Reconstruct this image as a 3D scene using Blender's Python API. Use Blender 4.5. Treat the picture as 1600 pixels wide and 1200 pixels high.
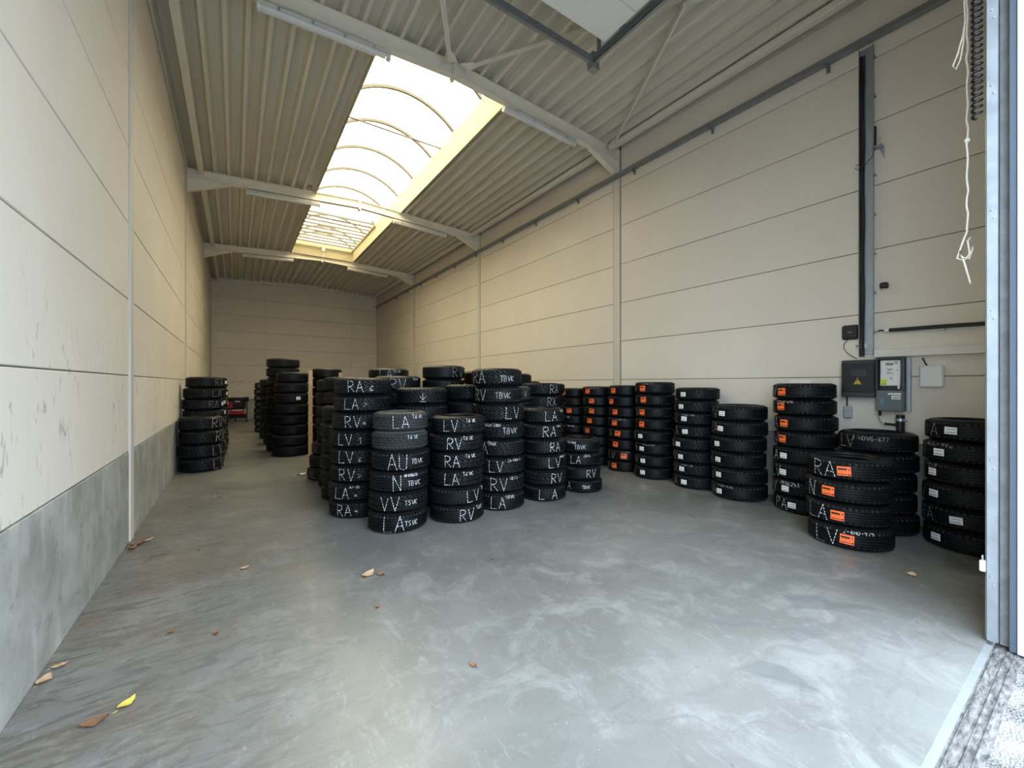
import bpy, math, random
from math import sin, cos, pi, radians, atan2, asin, sqrt
from mathutils import Vector, Matrix

for o in list(bpy.data.objects): bpy.data.objects.remove(o, do_unlink=True)
scene = bpy.context.scene
C = scene.collection
rnd = random.Random(7)

# ------------------------------------------------------------------ camera, sky, exposure
F_PX, YAW, EYE = 641.67, 0.5934, 1.556
cam_d = bpy.data.cameras.new('camera'); cam = bpy.data.objects.new('camera', cam_d); C.objects.link(cam)
cam_d.sensor_width = 36.0; cam_d.lens = F_PX / 1600 * 36; cam_d.clip_start = 0.02; cam_d.clip_end = 300
cam.location = (0, 0, EYE); cam.rotation_euler = (pi/2, 0, -YAW)
scene.camera = cam

world = bpy.data.worlds.new('sky'); scene.world = world; world.use_nodes = True
wn = world.node_tree; wn.nodes.clear()
w_out = wn.nodes.new('ShaderNodeOutputWorld'); w_bg = wn.nodes.new('ShaderNodeBackground')
# overcast sky: three times brighter overhead than at the horizon
w_tc = wn.nodes.new('ShaderNodeTexCoord'); w_sep = wn.nodes.new('ShaderNodeSeparateXYZ'); w_mr = wn.nodes.new('ShaderNodeMapRange')
wn.links.new(w_tc.outputs['Generated'], w_sep.inputs[0]); wn.links.new(w_sep.outputs['Z'], w_mr.inputs['Value'])
SKY = 11.9
w_mr.inputs['From Min'].default_value = 0.0; w_mr.inputs['From Max'].default_value = 1.0
w_mr.inputs['To Min'].default_value = SKY/3; w_mr.inputs['To Max'].default_value = SKY
w_bg.inputs['Color'].default_value = (0.70, 0.85, 1.0, 1)
wn.links.new(w_mr.outputs[0], w_bg.inputs['Strength']); wn.links.new(w_bg.outputs[0], w_out.inputs[0])

vs = scene.view_settings
vs.view_transform = 'Standard'; vs.look = 'None'; vs.gamma = 1.0; vs.use_curve_mapping = False
vs.exposure = 0.40

# room dimensions (metres); x across, y into the hall, z up, floor at 0
XL, XR = -0.869, 6.238
YF, YB = 0.42, 22.06
FR = [5.457, 10.991, 16.525]          # near edge of the steel frames
XMID = 0.5*(XL+XR)
SEAM0, PANEL = 1.639, 0.75
PLINTH = 0.889
WTOP = 6.42
def zr(x): return 6.13 + 0.19*(1-abs(x-XMID)/(XMID-XL))     # top of rafters

def portal(name, loc, rot, sx, sy):
    l = bpy.data.lights.new(name, 'AREA'); l.shape = 'RECTANGLE'; l.size = sx; l.size_y = sy
    l.cycles.is_portal = True
    o = bpy.data.objects.new(name, l); C.objects.link(o); o.location = loc; o.rotation_euler = rot
    return o
portal('door_daylight_portal', (1.65, 0.10, 2.25), (pi/2, 0, 0), 4.2, 4.5)
portal('skylight_portal', (2.70, 11.05, 6.72), (0, 0, 0), 2.1, 11.0)

# ------------------------------------------------------------------ mesh helpers
class MB:
    def __init__(s): s.v = []; s.f = []; s.m = []
    def add(s, vs, fs, mi=0):
        n = len(s.v); s.v += [tuple(p) for p in vs]
        for f in fs: s.f.append(tuple(i+n for i in f)); s.m.append(mi)
    def box(s, x0, x1, y0, y1, z0, z1, mi=0):
        s.add([(x0,y0,z0),(x1,y0,z0),(x1,y1,z0),(x0,y1,z0),(x0,y0,z1),(x1,y0,z1),(x1,y1,z1),(x0,y1,z1)],
              [(0,3,2,1),(4,5,6,7),(0,1,5,4),(1,2,6,5),(2,3,7,6),(3,0,4,7)], mi)
    def cbox(s, x0, x1, y0, y1, z0, z1, c, mi=0):
        """box with all edges chamfered by c"""
        X=(x0,x1); Y=(y0,y1); Z=(z0,z1); vs=[]; idx={}
        sg=(1,-1)
        for i in (0,1):
            for j in (0,1):
                for k in (0,1):
                    for a in range(3):
                        p=[X[i]+sg[i]*c, Y[j]+sg[j]*c, Z[k]+sg[k]*c]
                        p[a]=(X[i],Y[j],Z[k])[a]
                        idx[(i,j,k,a)]=len(vs); vs.append(tuple(p))
        fs=[]
        def q(*ks): fs.append(tuple(idx[k] for k in ks))
        for i in (0,1): q((i,0,0,0),(i,1,0,0),(i,1,1,0),(i,0,1,0))
        for j in (0,1): q((0,j,0,1),(1,j,0,1),(1,j,1,1),(0,j,1,1))
        for k in (0,1): q((0,0,k,2),(1,0,k,2),(1,1,k,2),(0,1,k,2))
        for i in (0,1):
            for j in (0,1): q((i,j,0,0),(i,j,1,0),(i,j,1,1),(i,j,0,1))
        for i in (0,1):
            for k in (0,1): q((i,0,k,0),(i,1,k,0),(i,1,k,2),(i,0,k,2))
        for j in (0,1):
            for k in (0,1): q((0,j,k,1),(1,j,k,1),(1,j,k,2),(0,j,k,2))
        for i in (0,1):
            for j in (0,1):
                for k in (0,1): q((i,j,k,0),(i,j,k,1),(i,j,k,2))
        s.add(vs, fs, mi)
    def prism(s, pts, axis, a, b, mi=0):
        """closed 2-D outline pts extruded along axis from a to b"""
        n=len(pts)
        def P(p,t):
            return {'x':(t,p[0],p[1]),'y':(p[0],t,p[1]),'z':(p[0],p[1],t)}[axis]
        s.add([P(p,a) for p in pts]+[P(p,b) for p in pts],
              [tuple(range(n-1,-1,-1)),tuple(range(n,2*n))]+[(i,(i+1)%n,n+(i+1)%n,n+i) for i in range(n)], mi)
    def beam(s, p, q, w, h, mi=0, up=(0,0,1)):
        p=Vector(p); q=Vector(q); d=(q-p).normalized(); up=Vector(up)
        sx=d.cross(up).normalized()*w/2; u=sx.cross(d).normalized()*h/2
        s.add([p-sx-u,p+sx-u,p+sx+u,p-sx+u,q-sx-u,q+sx-u,q+sx+u,q-sx+u],
              [(0,3,2,1),(4,5,6,7),(0,1,5,4),(1,2,6,5),(2,3,7,6),(3,0,4,7)], mi)
    def tube(s, path, r, n=8, mi=0, cap=True):
        path=[Vector(p) for p in path]; m=len(path); rings=[]
        ref=Vector((0.13,0.21,1)).normalized()
        for i,p in enumerate(path):
            d=(path[min(i+1,m-1)]-path[max(i-1,0)]).normalized()
            a=d.cross(ref)
            if a.length<1e-3: a=d.cross(Vector((1,0,0)))
            a.normalize(); b=d.cross(a)
            rr=r[i] if isinstance(r,(list,tuple)) else r
            rings.append([p+(a*cos(2*pi*k/n)+b*sin(2*pi*k/n))*rr for k in range(n)])
        vs=[v for R in rings for v in R]
        fs=[(i*n+k,i*n+(k+1)%n,(i+1)*n+(k+1)%n,(i+1)*n+k) for i in range(m-1) for k in range(n)]
        if cap: fs+= [tuple(range(n-1,-1,-1)), tuple(range((m-1)*n,m*n))]
        s.add(vs,fs,mi)
    def lathe(s, prof, n=48, closed=False, mi=0, c=(0,0,0)):
        m=len(prof)
        vs=[(c[0]+r*cos(2*pi*k/n),c[1]+r*sin(2*pi*k/n),c[2]+z) for (r,z) in prof for k in range(n)]
        rng=range(m) if closed else range(m-1)
        fs=[(i*n+k,i*n+(k+1)%n,((i+1)%m)*n+(k+1)%n,((i+1)%m)*n+k) for i in rng for k in range(n)]
        s.add(vs,fs,mi)
    def mesh(s, name, mats, smooth=False):
        me=bpy.data.meshes.new(name); me.from_pydata(s.v,[],s.f)
        if not isinstance(mats,(list,tuple)): mats=[mats]
        for m in mats: me.materials.append(m)
        if len(mats)>1: me.polygons.foreach_set('material_index', s.m)
        if smooth: me.polygons.foreach_set('use_smooth',[True]*len(me.polygons))
        me.validate(); me.update()
        import bmesh
        b=bmesh.new(); b.from_mesh(me); bmesh.ops.recalc_face_normals(b, faces=b.faces); b.to_mesh(me); b.free()
        return me
    def obj(s, name, mats, parent=None, smooth=False):
        return link(name, s.mesh(name, mats, smooth), parent)
def link(name, me, parent=None):
    o=bpy.data.objects.new(name, me); C.objects.link(o)
    if parent is not None: o.parent=parent
    return o
def tag(o, label, cat, group=None):
    o['label']=label; o['category']=cat
    if group: o['group']=group
    return o
def struct(o, label=None):
    o['kind']='structure'
    if label: o['label']=label
    return o
def empty(name, loc=(0,0,0)):
    o=bpy.data.objects.new(name,None); C.objects.link(o); o.location=loc; o.empty_display_size=0.1
    return o
def shade_auto(o):
    o.data.polygons.foreach_set('use_smooth',[True]*len(o.data.polygons))
    try: o.data.set_sharp_from_angle(angle=radians(35))
    except Exception: pass
    return o

# ------------------------------------------------------------------ materials
class NT:
    def __init__(s, name):
        s.mat=bpy.data.materials.new(name); s.mat.use_nodes=True; s.t=s.mat.node_tree; s.t.nodes.clear()
        s.out=s.t.nodes.new('ShaderNodeOutputMaterial'); s.b=s.t.nodes.new('ShaderNodeBsdfPrincipled')
        s.t.links.new(s.b.outputs[0], s.out.inputs[0])
    def n(s, typ, **kw):
        nd=s.t.nodes.new(typ)
        for k,v in kw.items():
            if k.startswith('_'): setattr(nd,k[1:],v)
            else: s.set(nd,k.replace('__',' '),v)
        return nd
    def set(s, nd, key, v):
        inp=nd.inputs[int(key[1:])] if (key[0]=='i' and key[1:].isdigit()) else nd.inputs[key]
        if hasattr(v,'is_output') or isinstance(v,bpy.types.NodeSocket): s.t.links.new(v,inp)
        else: inp.default_value=v
    def noise(s, vec, scale, detail=4, rough=0.55, dist=0.0):
        nd=s.n('ShaderNodeTexNoise'); nd.inputs['Scale'].default_value=scale; nd.inputs['Detail'].default_value=detail
        nd.inputs['Roughness'].default_value=rough; nd.inputs['Distortion'].default_value=dist
        s.t.links.new(vec, nd.inputs['Vector']); return nd.outputs['Fac']
    def ramp(s, fac, a, b, ca=(0,0,0,1), cb=(1,1,1,1)):
        nd=s.n('ShaderNodeMapRange'); nd.inputs['From Min'].default_value=a; nd.inputs['From Max'].default_value=b
        nd.clamp=True; s.t.links.new(fac, nd.inputs['Value']); return nd.outputs[0]
    def mix(s, fac, a, b, blend='MIX'):
        nd=s.t.nodes.new('ShaderNodeMix'); nd.data_type='RGBA'; nd.blend_type=blend
        for inp,v in ((nd.inputs[0],fac),(nd.inputs[6],a),(nd.inputs[7],b)):
            if isinstance(v,bpy.types.NodeSocket): s.t.links.new(v,inp)
            else: inp.default_value = v if not isinstance(v,tuple) else (v+(1,) if len(v)==3 else v)
        return nd.outputs[2]
    def math(s, op, a, b=0.0, clamp=False):
        nd=s.t.nodes.new('ShaderNodeMath'); nd.operation=op; nd.use_clamp=clamp
        for inp,v in ((nd.inputs[0],a),(nd.inputs[1],b)):
            if isinstance(v,bpy.types.NodeSocket): s.t.links.new(v,inp)
            else: inp.default_value=v
        return nd.outputs[0]
    def pos(s, scale=(1,1,1), rot=(0,0,0), loc=(0,0,0)):
        g=s.t.nodes.new('ShaderNodeNewGeometry'); m=s.t.nodes.new('ShaderNodeMapping')
        m.inputs['Scale'].default_value=scale; m.inputs['Rotation'].default_value=rot; m.inputs['Location'].default_value=loc
        s.t.links.new(g.outputs['Position'], m.inputs['Vector']); return m.outputs[0]
    def bump(s, h, strength=0.2, dist=0.01):
        nd=s.t.nodes.new('ShaderNodeBump'); nd.inputs['Strength'].default_value=strength; nd.inputs['Distance'].default_value=dist
        s.t.links.new(h, nd.inputs['Height']); s.t.links.new(nd.outputs[0], s.b.inputs['Normal'])
    def base(s, v): s.set(s.b,'Base Color', v if isinstance(v,bpy.types.NodeSocket) else (v+(1,)))
    def rough(s, v): s.set(s.b,'Roughness',v)
    def sep(s, vec):
        nd=s.t.nodes.new('ShaderNodeSeparateXYZ'); s.t.links.new(vec,nd.inputs[0]); return nd.outputs
    def rand(s):
        nd=s.t.nodes.new('ShaderNodeObjectInfo'); return nd.outputs['Random']

def simple(name, col, rough=0.5, metal=0.0, grain=0.06, gscale=20, spec=None):
    t=NT(name); v=t.noise(t.pos(), gscale, 3)
    lo=tuple(c*(1-grain) for c in col); hi=tuple(min(1,c*(1+grain)) for c in col)
    t.base(t.mix(v, lo, hi)); t.rough(rough); t.b.inputs['Metallic'].default_value=metal
    if spec is not None: t.b.inputs['Specular IOR Level'].default_value=spec
    return t.mat

def mat_panel():
    t=NT('painted_concrete_panel'); p=t.pos()
    tone=t.mix(t.rand(), (0.72,0.655,0.565), (0.78,0.715,0.625))
    cloud=t.noise(p,0.9,4); c=t.mix(t.ramp(cloud,0.3,0.75), tone, (0.70,0.635,0.545))
    z=t.sep(p)[2]
    # scuffs of rubber and dirt on the lower panels, tall narrow smears
    sm=t.noise(t.pos((12,12,4.5)),1.0,4,0.62,0.7)
    low=t.ramp(z,2.6,1.5); zone=t.noise(t.pos((0.7,0.7,0.5),loc=(3,1,0)),1.0,2)
    m=t.math('MULTIPLY', t.ramp(sm,0.60,0.69), t.math('MULTIPLY',low,t.ramp(zone,0.36,0.54)))
    x=t.sep(p)[0]; left=t.ramp(x,1.5,0.5)
    m=t.math('MULTIPLY',m,t.math('ADD',t.math('MULTIPLY',left,0.55),0.10))
    c=t.mix(m,c,(0.23,0.22,0.20))
    pits=t.noise(p,26,2); m2=t.math('MULTIPLY',t.ramp(pits,0.74,0.80),0.35)
    c=t.mix(m2,c,(0.33,0.30,0.26))
    t.base(c); t.rough(0.75); t.bump(t.noise(p,90,3),0.12,0.004); return t.mat
def mat_plinth():
    t=NT('cast_concrete_plinth'); p=t.pos()
    a=t.noise(p,2.2,6,0.65,0.4); c=t.mix(t.ramp(a,0.34,0.66),(0.24,0.24,0.215),(0.42,0.415,0.38))
    b=t.noise(t.pos((5,5,1.2)),1.0,4); c=t.mix(t.math('MULTIPLY',t.ramp(b,0.55,0.68),0.55),c,(0.54,0.53,0.49))
    d=t.noise(p,9,5,0.7); c=t.mix(t.math('MULTIPLY',t.ramp(d,0.57,0.70),0.6),c,(0.17,0.17,0.15))
    t.base(c); t.rough(0.62); t.bump(t.noise(p,40,4),0.25,0.006); return t.mat
def mat_floor():
    t=NT('worn_concrete_floor'); p=t.pos()
    a=t.noise(p,0.55,6,0.62,0.6); c=t.mix(t.ramp(a,0.33,0.68),(0.130,0.128,0.120),(0.222,0.218,0.205))
    b=t.noise(p,2.6,8,0.72,0.8); c=t.mix(t.math('MULTIPLY',t.ramp(b,0.50,0.66),0.6),c,(0.29,0.286,0.272))
    e=t.noise(t.pos((1.3,3.0,1),rot=(0,0,0.45)),1.6,8,0.75,1.2)
    c=t.mix(t.math('MULTIPLY',t.ramp(e,0.53,0.68),0.6),c,(0.125,0.12,0.112))
    f=t.noise(t.pos((3.5,1.2,1),rot=(0,0,-0.7)),3.0,7,0.75,0.8)
    c=t.mix(t.math('MULTIPLY',t.ramp(f,0.56,0.70),0.5),c,(0.31,0.306,0.29))
    # swept dirt and rubber swirls along the left wall
    xx=t.sep(p)[0]; yy=t.sep(p)[1]
    near=t.math('MULTIPLY',t.ramp(xx,0.85,-0.75),t.ramp(yy,9.0,5.0))
    sw=t.noise(t.pos((3.0,11,1),rot=(0,0,-0.35)),1.0,6,0.7,1.8)
    c=t.mix(t.math('MULTIPLY',t.math('MULTIPLY',t.ramp(sw,0.48,0.62),near),0.8),c,(0.075,0.066,0.056))
    rust=t.noise(p,1.5,4); c=t.mix(t.math('MULTIPLY',t.math('MULTIPLY',t.ramp(rust,0.42,0.66),near),0.5),c,(0.20,0.15,0.10))
    # thin curved tyre scratches
    for sc,seed in ((1.1,0.0),(1.9,4.0)):
        g=t.noise(t.pos((1,1,1),loc=(seed,seed*2,0)),sc,2,0.4,0.4)
        l=t.math('ABSOLUTE',t.math('SUBTRACT',g,0.5)); line=t.ramp(l,0.0035,0.0)
        gate=t.ramp(t.noise(t.pos(loc=(seed+9,3,0)),0.8,2),0.5,0.62)
        c=t.mix(t.math('MULTIPLY',t.math('MULTIPLY',line,gate),0.3),c,(0.10,0.09,0.08))
    for cx,cy,ln,wd,ro,k in ((3.49,1.14,0.30,0.060,-0.75,0.6),(3.53,1.505,0.17,0.07,0.2,0.45),(2.42,1.05,0.08,0.12,0.5,0.55),(2.74,1.36,0.20,0.012,-0.6,0.5),(3.75,1.45,0.16,0.05,0.1,0.4),(2.95,1.10,0.14,0.05,-0.5,0.4)):
        dx=t.math('SUBTRACT',xx,cx); dy=t.math('SUBTRACT',yy,cy)
        u=t.math('ADD',t.math('MULTIPLY',dx,cos(ro)),t.math('MULTIPLY',dy,sin(ro))); v=t.math('SUBTRACT',t.math('MULTIPLY',dy,cos(ro)),t.math('MULTIPLY',dx,sin(ro)))
        taper=t.math('ADD',t.math('MULTIPLY',u,-0.6*wd/ln),wd)
        m=t.math('MULTIPLY',t.ramp(t.math('ABSOLUTE',u),ln,ln*0.85),t.ramp(t.math('SUBTRACT',t.math('ABSOLUTE',v),taper),0.02,-0.012))
        c=t.mix(t.math('MULTIPLY',m,k),c,(0.12,0.125,0.125))
    sp=t.noise(p,30,3,0.6); c=t.mix(t.math('MULTIPLY',t.ramp(sp,0.66,0.74),0.55),c,(0.085,0.08,0.075))
    sp2=t.noise(t.pos(loc=(5,5,5)),48,3,0.6); c=t.mix(t.math('MULTIPLY',t.ramp(sp2,0.66,0.74),0.45),c,(0.45,0.44,0.42))
    t.base(c)
    r=t.noise(p,1.2,6,0.65); t.rough(t.math('ADD',t.math('MULTIPLY',r,0.34),0.16))
    h=t.noise(p,7,8,0.75); t.bump(h,0.16,0.006); return t.mat
def mat_deck():
    t=NT('coated_steel_deck'); p=t.pos()
    st=t.noise(t.pos((60,0.25,60)),1.0,3); c=t.mix(t.ramp(st,0.3,0.7),(0.63,0.595,0.50),(0.73,0.69,0.59))
    sp=t.noise(p,18,2); c=t.mix(t.math('MULTIPLY',t.ramp(sp,0.74,0.78),0.55),c,(0.17,0.15,0.12))
    t.base(c); t.rough(0.5); return t.mat
def mat_rubber(name, col, dust, rough):
    t=NT(name); g=t.n('ShaderNodeTexCoord'); m=t.noise(g.outputs['Object'],3.5,4)
    c=t.mix(t.math('MULTIPLY',t.ramp(m,0.42,0.75),0.55),col,dust)
    k=t.rand(); c=t.mix(t.math('MULTIPLY',k,0.35),c,dust)
    t.base(c); t.rough(rough); t.b.inputs['Specular IOR Level'].default_value=0.24
    t.bump(t.noise(g.outputs['Object'],55,2),0.25,0.003); return t.mat
def mat_skylight():
    t=NT('yellowed_polycarbonate'); p=t.pos()
    d=t.noise(p,1.6,5,0.6); tint=t.mix(t.ramp(d,0.35,0.75),(0.99,0.74,0.43,1),(0.94,0.69,0.39,1))
    tr=t.n('ShaderNodeBsdfTransparent'); tl=t.n('ShaderNodeBsdfTranslucent'); mx=t.n('ShaderNodeMixShader')
    t.t.links.new(tint,tr.inputs[0]); t.t.links.new(tint,tl.inputs[0]); mx.inputs[0].default_value=0.45
    t.t.links.new(tr.outputs[0],mx.inputs[1]); t.t.links.new(tl.outputs[0],mx.inputs[2]); t.t.links.new(mx.outputs[0],t.out.inputs[0])
    return t.mat
def mat_clear(name, col, fac):
    t=NT(name); t.base(col); t.rough(0.25); tr=t.n('ShaderNodeBsdfTransparent'); mx=t.n('ShaderNodeMixShader')
    p=t.noise(t.pos(),30,2); mx.inputs[0].default_value=fac
    t.t.links.new(tr.outputs[0],mx.inputs[1]); t.t.links.new(t.b.outputs[0],mx.inputs[2]); t.t.links.new(mx.outputs[0],t.out.inputs[0])
    return t.mat
def mat_slat():
    t=NT('cream_translucent_slat'); p=t.pos(); tint=t.mix(t.noise(p,3,3),(0.97,0.95,0.90,1),(0.92,0.89,0.82,1))
    tr=t.n('ShaderNodeBsdfTransparent'); tl=t.n('ShaderNodeBsdfTranslucent'); mx=t.n('ShaderNodeMixShader')
    t.t.links.new(tint,tr.inputs[0]); t.t.links.new(tint,tl.inputs[0]); mx.inputs[0].default_value=0.88
    t.t.links.new(tr.outputs[0],mx.inputs[1]); t.t.links.new(tl.outputs[0],mx.inputs[2]); t.t.links.new(mx.outputs[0],t.out.inputs[0])
    return t.mat
def mat_gravel():
    t=NT('washed_gravel_paving'); p=t.pos()
    v=t.t.nodes.new('ShaderNodeTexVoronoi'); v.inputs['Scale'].default_value=95; t.t.links.new(p,v.inputs['Vector'])
    c=t.mix(t.ramp(v.outputs['Distance'],0.1,0.6),(0.30,0.295,0.29),(0.09,0.085,0.085))
    t.base(t.mix(t.ramp(t.noise(p,6,4),0.4,0.7),c,(0.36,0.355,0.35))); t.rough(0.85); t.bump(v.outputs['Distance'],0.8,0.01); return t.mat
def mat_asphalt():
    t=NT('dirty_threshold_strip'); p=t.pos(); a=t.noise(t.pos((14,50,20)),1,4,0.7)
    t.base(t.mix(t.ramp(a,0.35,0.65),(0.035,0.033,0.031),(0.22,0.21,0.20))); t.rough(0.85); t.bump(a,0.8,0.01); return t.mat
def mat_galv(name='galvanised_steel', col=(0.42,0.46,0.50), metal=0.75):
    t=NT(name); p=t.pos(); a=t.noise(p,12,4,0.6); t.base(t.mix(a,tuple(c*0.78 for c in col),tuple(min(1,c*1.15) for c in col)))
    t.b.inputs['Metallic'].default_value=metal; t.rough(t.math('ADD',t.math('MULTIPLY',a,0.25),0.28)); return t.mat

M = dict(
 panel=mat_panel(), plinth=mat_plinth(), floor=mat_floor(), deck=mat_deck(),
 joint=simple('dark_joint_filler',(0.20,0.175,0.14),0.9),
 steel=simple('cream_painted_steel',(0.78,0.735,0.63),0.45,0,0.05,6),
 column=simple('pale_painted_column',(0.62,0.585,0.51),0.5,0,0.04,5),
 curb=simple('pale_skylight_kerb',(0.46,0.41,0.27),0.6,0,0.05,4),
 bar=simple('grey_glazing_bar',(0.13,0.12,0.10),0.6),
 sky=mat_skylight(), slat=mat_slat(),
 galv=mat_galv(), darkgalv=mat_galv('dull_zinc_steel',(0.30,0.32,0.33),0.6),
 rubber=mat_rubber('black_tyre_rubber',(0.0022,0.0025,0.0032,1),(0.0065,0.007,0.0082,1),0.5),
 dusty=mat_rubber('dusty_grey_tyre_rubber',(0.016,0.017,0.018,1),(0.045,0.046,0.047,1),0.6),
 side=mat_rubber('sidewall_rubber',(0.004,0.0043,0.005,1),(0.015,0.0155,0.017,1),0.45),
 dustside=mat_rubber('dusty_sidewall_rubber',(0.05,0.05,0.05,1),(0.13,0.13,0.128,1),0.6),
 chalk=simple('white_wax_chalk',(0.60,0.61,0.62),0.85), faintchalk=simple('faint_wax_chalk',(0.30,0.31,0.32),0.85),
 orange=simple('orange_sticker_paper',(0.95,0.16,0.035),0.5,0,0.03), white=simple('white_sticker_paper',(0.80,0.80,0.80),0.5,0,0.03),
 ink=simple('black_print_ink',(0.02,0.015,0.012),0.6), greyink=simple('grey_print_ink',(0.22,0.22,0.23),0.6),
 fixture=simple('fixture_housing_plastic',(0.62,0.60,0.55),0.45), diffuser=mat_clear('clear_acrylic_diffuser',(0.83,0.82,0.79),0.62),
 tube=simple('white_fluorescent_tube',(0.85,0.85,0.83),0.35),
 doorpan=simple('cream_door_panel',(0.78,0.77,0.72),0.45,0,0.03,3),
 blackplastic=simple('black_plastic',(0.012,0.013,0.015),0.4), darkgrey=simple('dark_grey_cabinet',(0.035,0.04,0.047),0.35),
 slate=simple('slate_blue_steel',(0.075,0.095,0.125),0.4), midgrey=simple('slate_grey_plastic',(0.11,0.135,0.15),0.4), lightgrey=simple('light_grey_plastic',(0.42,0.43,0.43),0.5),
 whiteplastic=simple('white_plastic',(0.76,0.76,0.74),0.45), offwhite=simple('off_white_trunking',(0.72,0.69,0.63),0.5),
 yellow=simple('yellow_sign',(0.85,0.62,0.03),0.5), lime=simple('lime_sticker',(0.55,0.72,0.05),0.5), blue=simple('blue_print',(0.10,0.30,0.42),0.5),
 lcd=simple('lcd_green_grey',(0.20,0.24,0.20),0.3), cable=simple('black_cable_sheath',(0.014,0.014,0.018),0.5),
 rope=simple('cream_cotton_rope',(0.74,0.68,0.56),0.9,0,0.15,80), copper=mat_galv('plain_steel_pipe',(0.62,0.60,0.56),0.8),
 gravel=mat_gravel(), strip=mat_asphalt(), cladding=simple('white_cladding_sheet',(0.80,0.84,0.87),0.4,0,0.03,3),
 edge=simple('trowelled_threshold_edge',(0.21,0.215,0.22),0.6,0,0.25,9), jambc=simple('weathered_jamb_concrete',(0.20,0.205,0.205),0.7,0,0.5,14), wood=simple('raw_timber',(0.62,0.40,0.24),0.7,0,0.18,12),
 leaf_b=simple('dry_brown_leaf',(0.22,0.11,0.05),0.8,0,0.3,60), leaf_t=simple('tan_leaf',(0.55,0.36,0.22),0.8,0,0.25,60),
 leaf_y=simple('yellow_leaf',(0.68,0.55,0.10),0.7,0,0.25,60), paper=simple('white_paper_scrap',(0.85,0.84,0.80),0.7),
 purple=simple('purple_wrapper',(0.16,0.10,0.45),0.35), red=simple('red_fabric',(0.30,0.015,0.04),0.7), blackfab=simple('black_fabric',(0.012,0.011,0.012),0.8),
)

# ------------------------------------------------------------------ floor and ground outside
b=MB(); b.box(XL-0.25, XR+0.25, 0.455, YB+0.25, -0.2, 0.0)
floor=struct(b.obj('floor', M['floor']), 'grey worn concrete floor with rubber marks and stains')
b=MB(); b.box(-0.5,3.74,0.425,0.455,-0.2,-0.002); b.obj('threshold_edge', M['edge'], floor)
b=MB(); b.box(-6,12,0.31,0.425,-0.2,-0.012)
for yy,w in ((0.405,0.008),(0.365,0.006),(0.335,0.006)): b.box(-0.5,3.74,yy-w,yy+w,-0.05,-0.006)
struct(b.obj('trim_1', M['strip']), 'dirty dark strip of paving along the door threshold')
b=MB(); b.box(-20,26,-24,0.31,-0.2,-0.015)
struct(b.obj('ground', M['gravel']), 'pale washed gravel paving outside the doorway')

# ------------------------------------------------------------------ walls of stacked concrete panels
BAYS=[(YF,FR[0]),(FR[0]+0.18,FR[1]),(FR[1]+0.18,FR[2]),(FR[2]+0.18,YB)]
ROWS=[(PLINTH,SEAM0)]+[(SEAM0+PANEL*k, min(SEAM0+PANEL*(k+1),WTOP)) for k in range(7)]
G=0.006
def side_wall(name, xface, sgn, label):
    b=MB(); xo=sorted((xface-sgn*0.014, xface-sgn*0.25)); b.box(xo[0],xo[1],YF-0.35,YB+0.25,0,WTOP+0.2)
    root=struct(b.obj(name, M['joint']), label)
    cache={}
    for (ya,yb) in BAYS:
        for (za,zb) in ROWS:
            b=MB(); x=sorted((xface, xface-sgn*0.02))
            b.cbox(x[0],x[1],ya+G,yb-G,za+G*0.7,zb-G*0.7,0.005); b.obj('panel', M['panel'], root)
        b=MB(); x=sorted((xface+sgn*0.004, xface-sgn*0.02))
        b.cbox(x[0],x[1],ya+G,yb-G,0.0,PLINTH-0.004,0.004); b.obj('plinth_panel', M['plinth'], root)
    return root
side_wall('wall_left', XL, 1, 'cream painted wall of horizontal concrete panels on a grey plinth, left side')
side_wall('wall_right', XR, -1, 'cream painted wall of horizontal concrete panels behind the labelled tyres, right side')
b=MB(); b.box(XL-0.25,XR+0.25,YB+0.014,YB+0.25,0,WTOP+0.4)
root=struct(b.obj('wall_back', M['joint']), 'cream concrete panel wall at the far end of the hall')
for (za,zb) in ROWS:
    for (xa,xb) in ((XL,1.17),(1.17,4.97),(4.97,XR)):
        b=MB(); b.cbox(xa+(G if xa==XL else 0.002),xb-(G if xb==XR else 0.002),YB,YB+0.02,za+G*0.7,zb-G*0.7,0.004); b.obj('panel', M['panel'], root)
b=MB(); b.cbox(XL+G,XR-G,YB-0.004,YB+0.02,0,PLINTH-0.004,0.004); b.obj('plinth_panel', M['plinth'], root)
# front wall with the big door opening
DX0,DX1,DZ=-0.42,3.74,4.5
b=MB()
b.box(XL-0.25,DX0,0.05,YF,0,WTOP+0.4); b.box(DX1+0.10,XR+0.25,0.05,YF,0,WTOP+0.4); b.box(DX0,DX1+0.10,0.05,YF,DZ,WTOP+0.4)
struct(b.obj('wall_front', M['panel']), 'front wall around the overhead door opening')

# ------------------------------------------------------------------ steel frames
def column(xface, sgn, y, label):
    t=empty('steel_column',(xface,y+0.09,0)); tag(t,label,'column','steel wall columns')
    x0,x1=sorted((sgn*0.016,-sgn*0.010))
    b=MB(); b.cbox(x0,x1,-0.078,0.078,0.0,6.12,0.003); b.obj('flange', M['column'], t)
    x0,x1=sorted((-sgn*0.004,-sgn*0.012))
    b=MB(); b.box(x0,x1,-0.0895,-0.079,0.0,6.1); b.box(x0,x1,0.079,0.0895,0,6.1); b.obj('joint_seal', M['joint'], t)
ordn=('first','second','third')
for k,y in enumerate(FR):
    column(XL,1,y,f'pale flush steel column in left wall, {ordn[k]} from the camera')
    column(XR,-1,y,f'pale flush steel column in right wall, {ordn[k]} from the camera')

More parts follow.
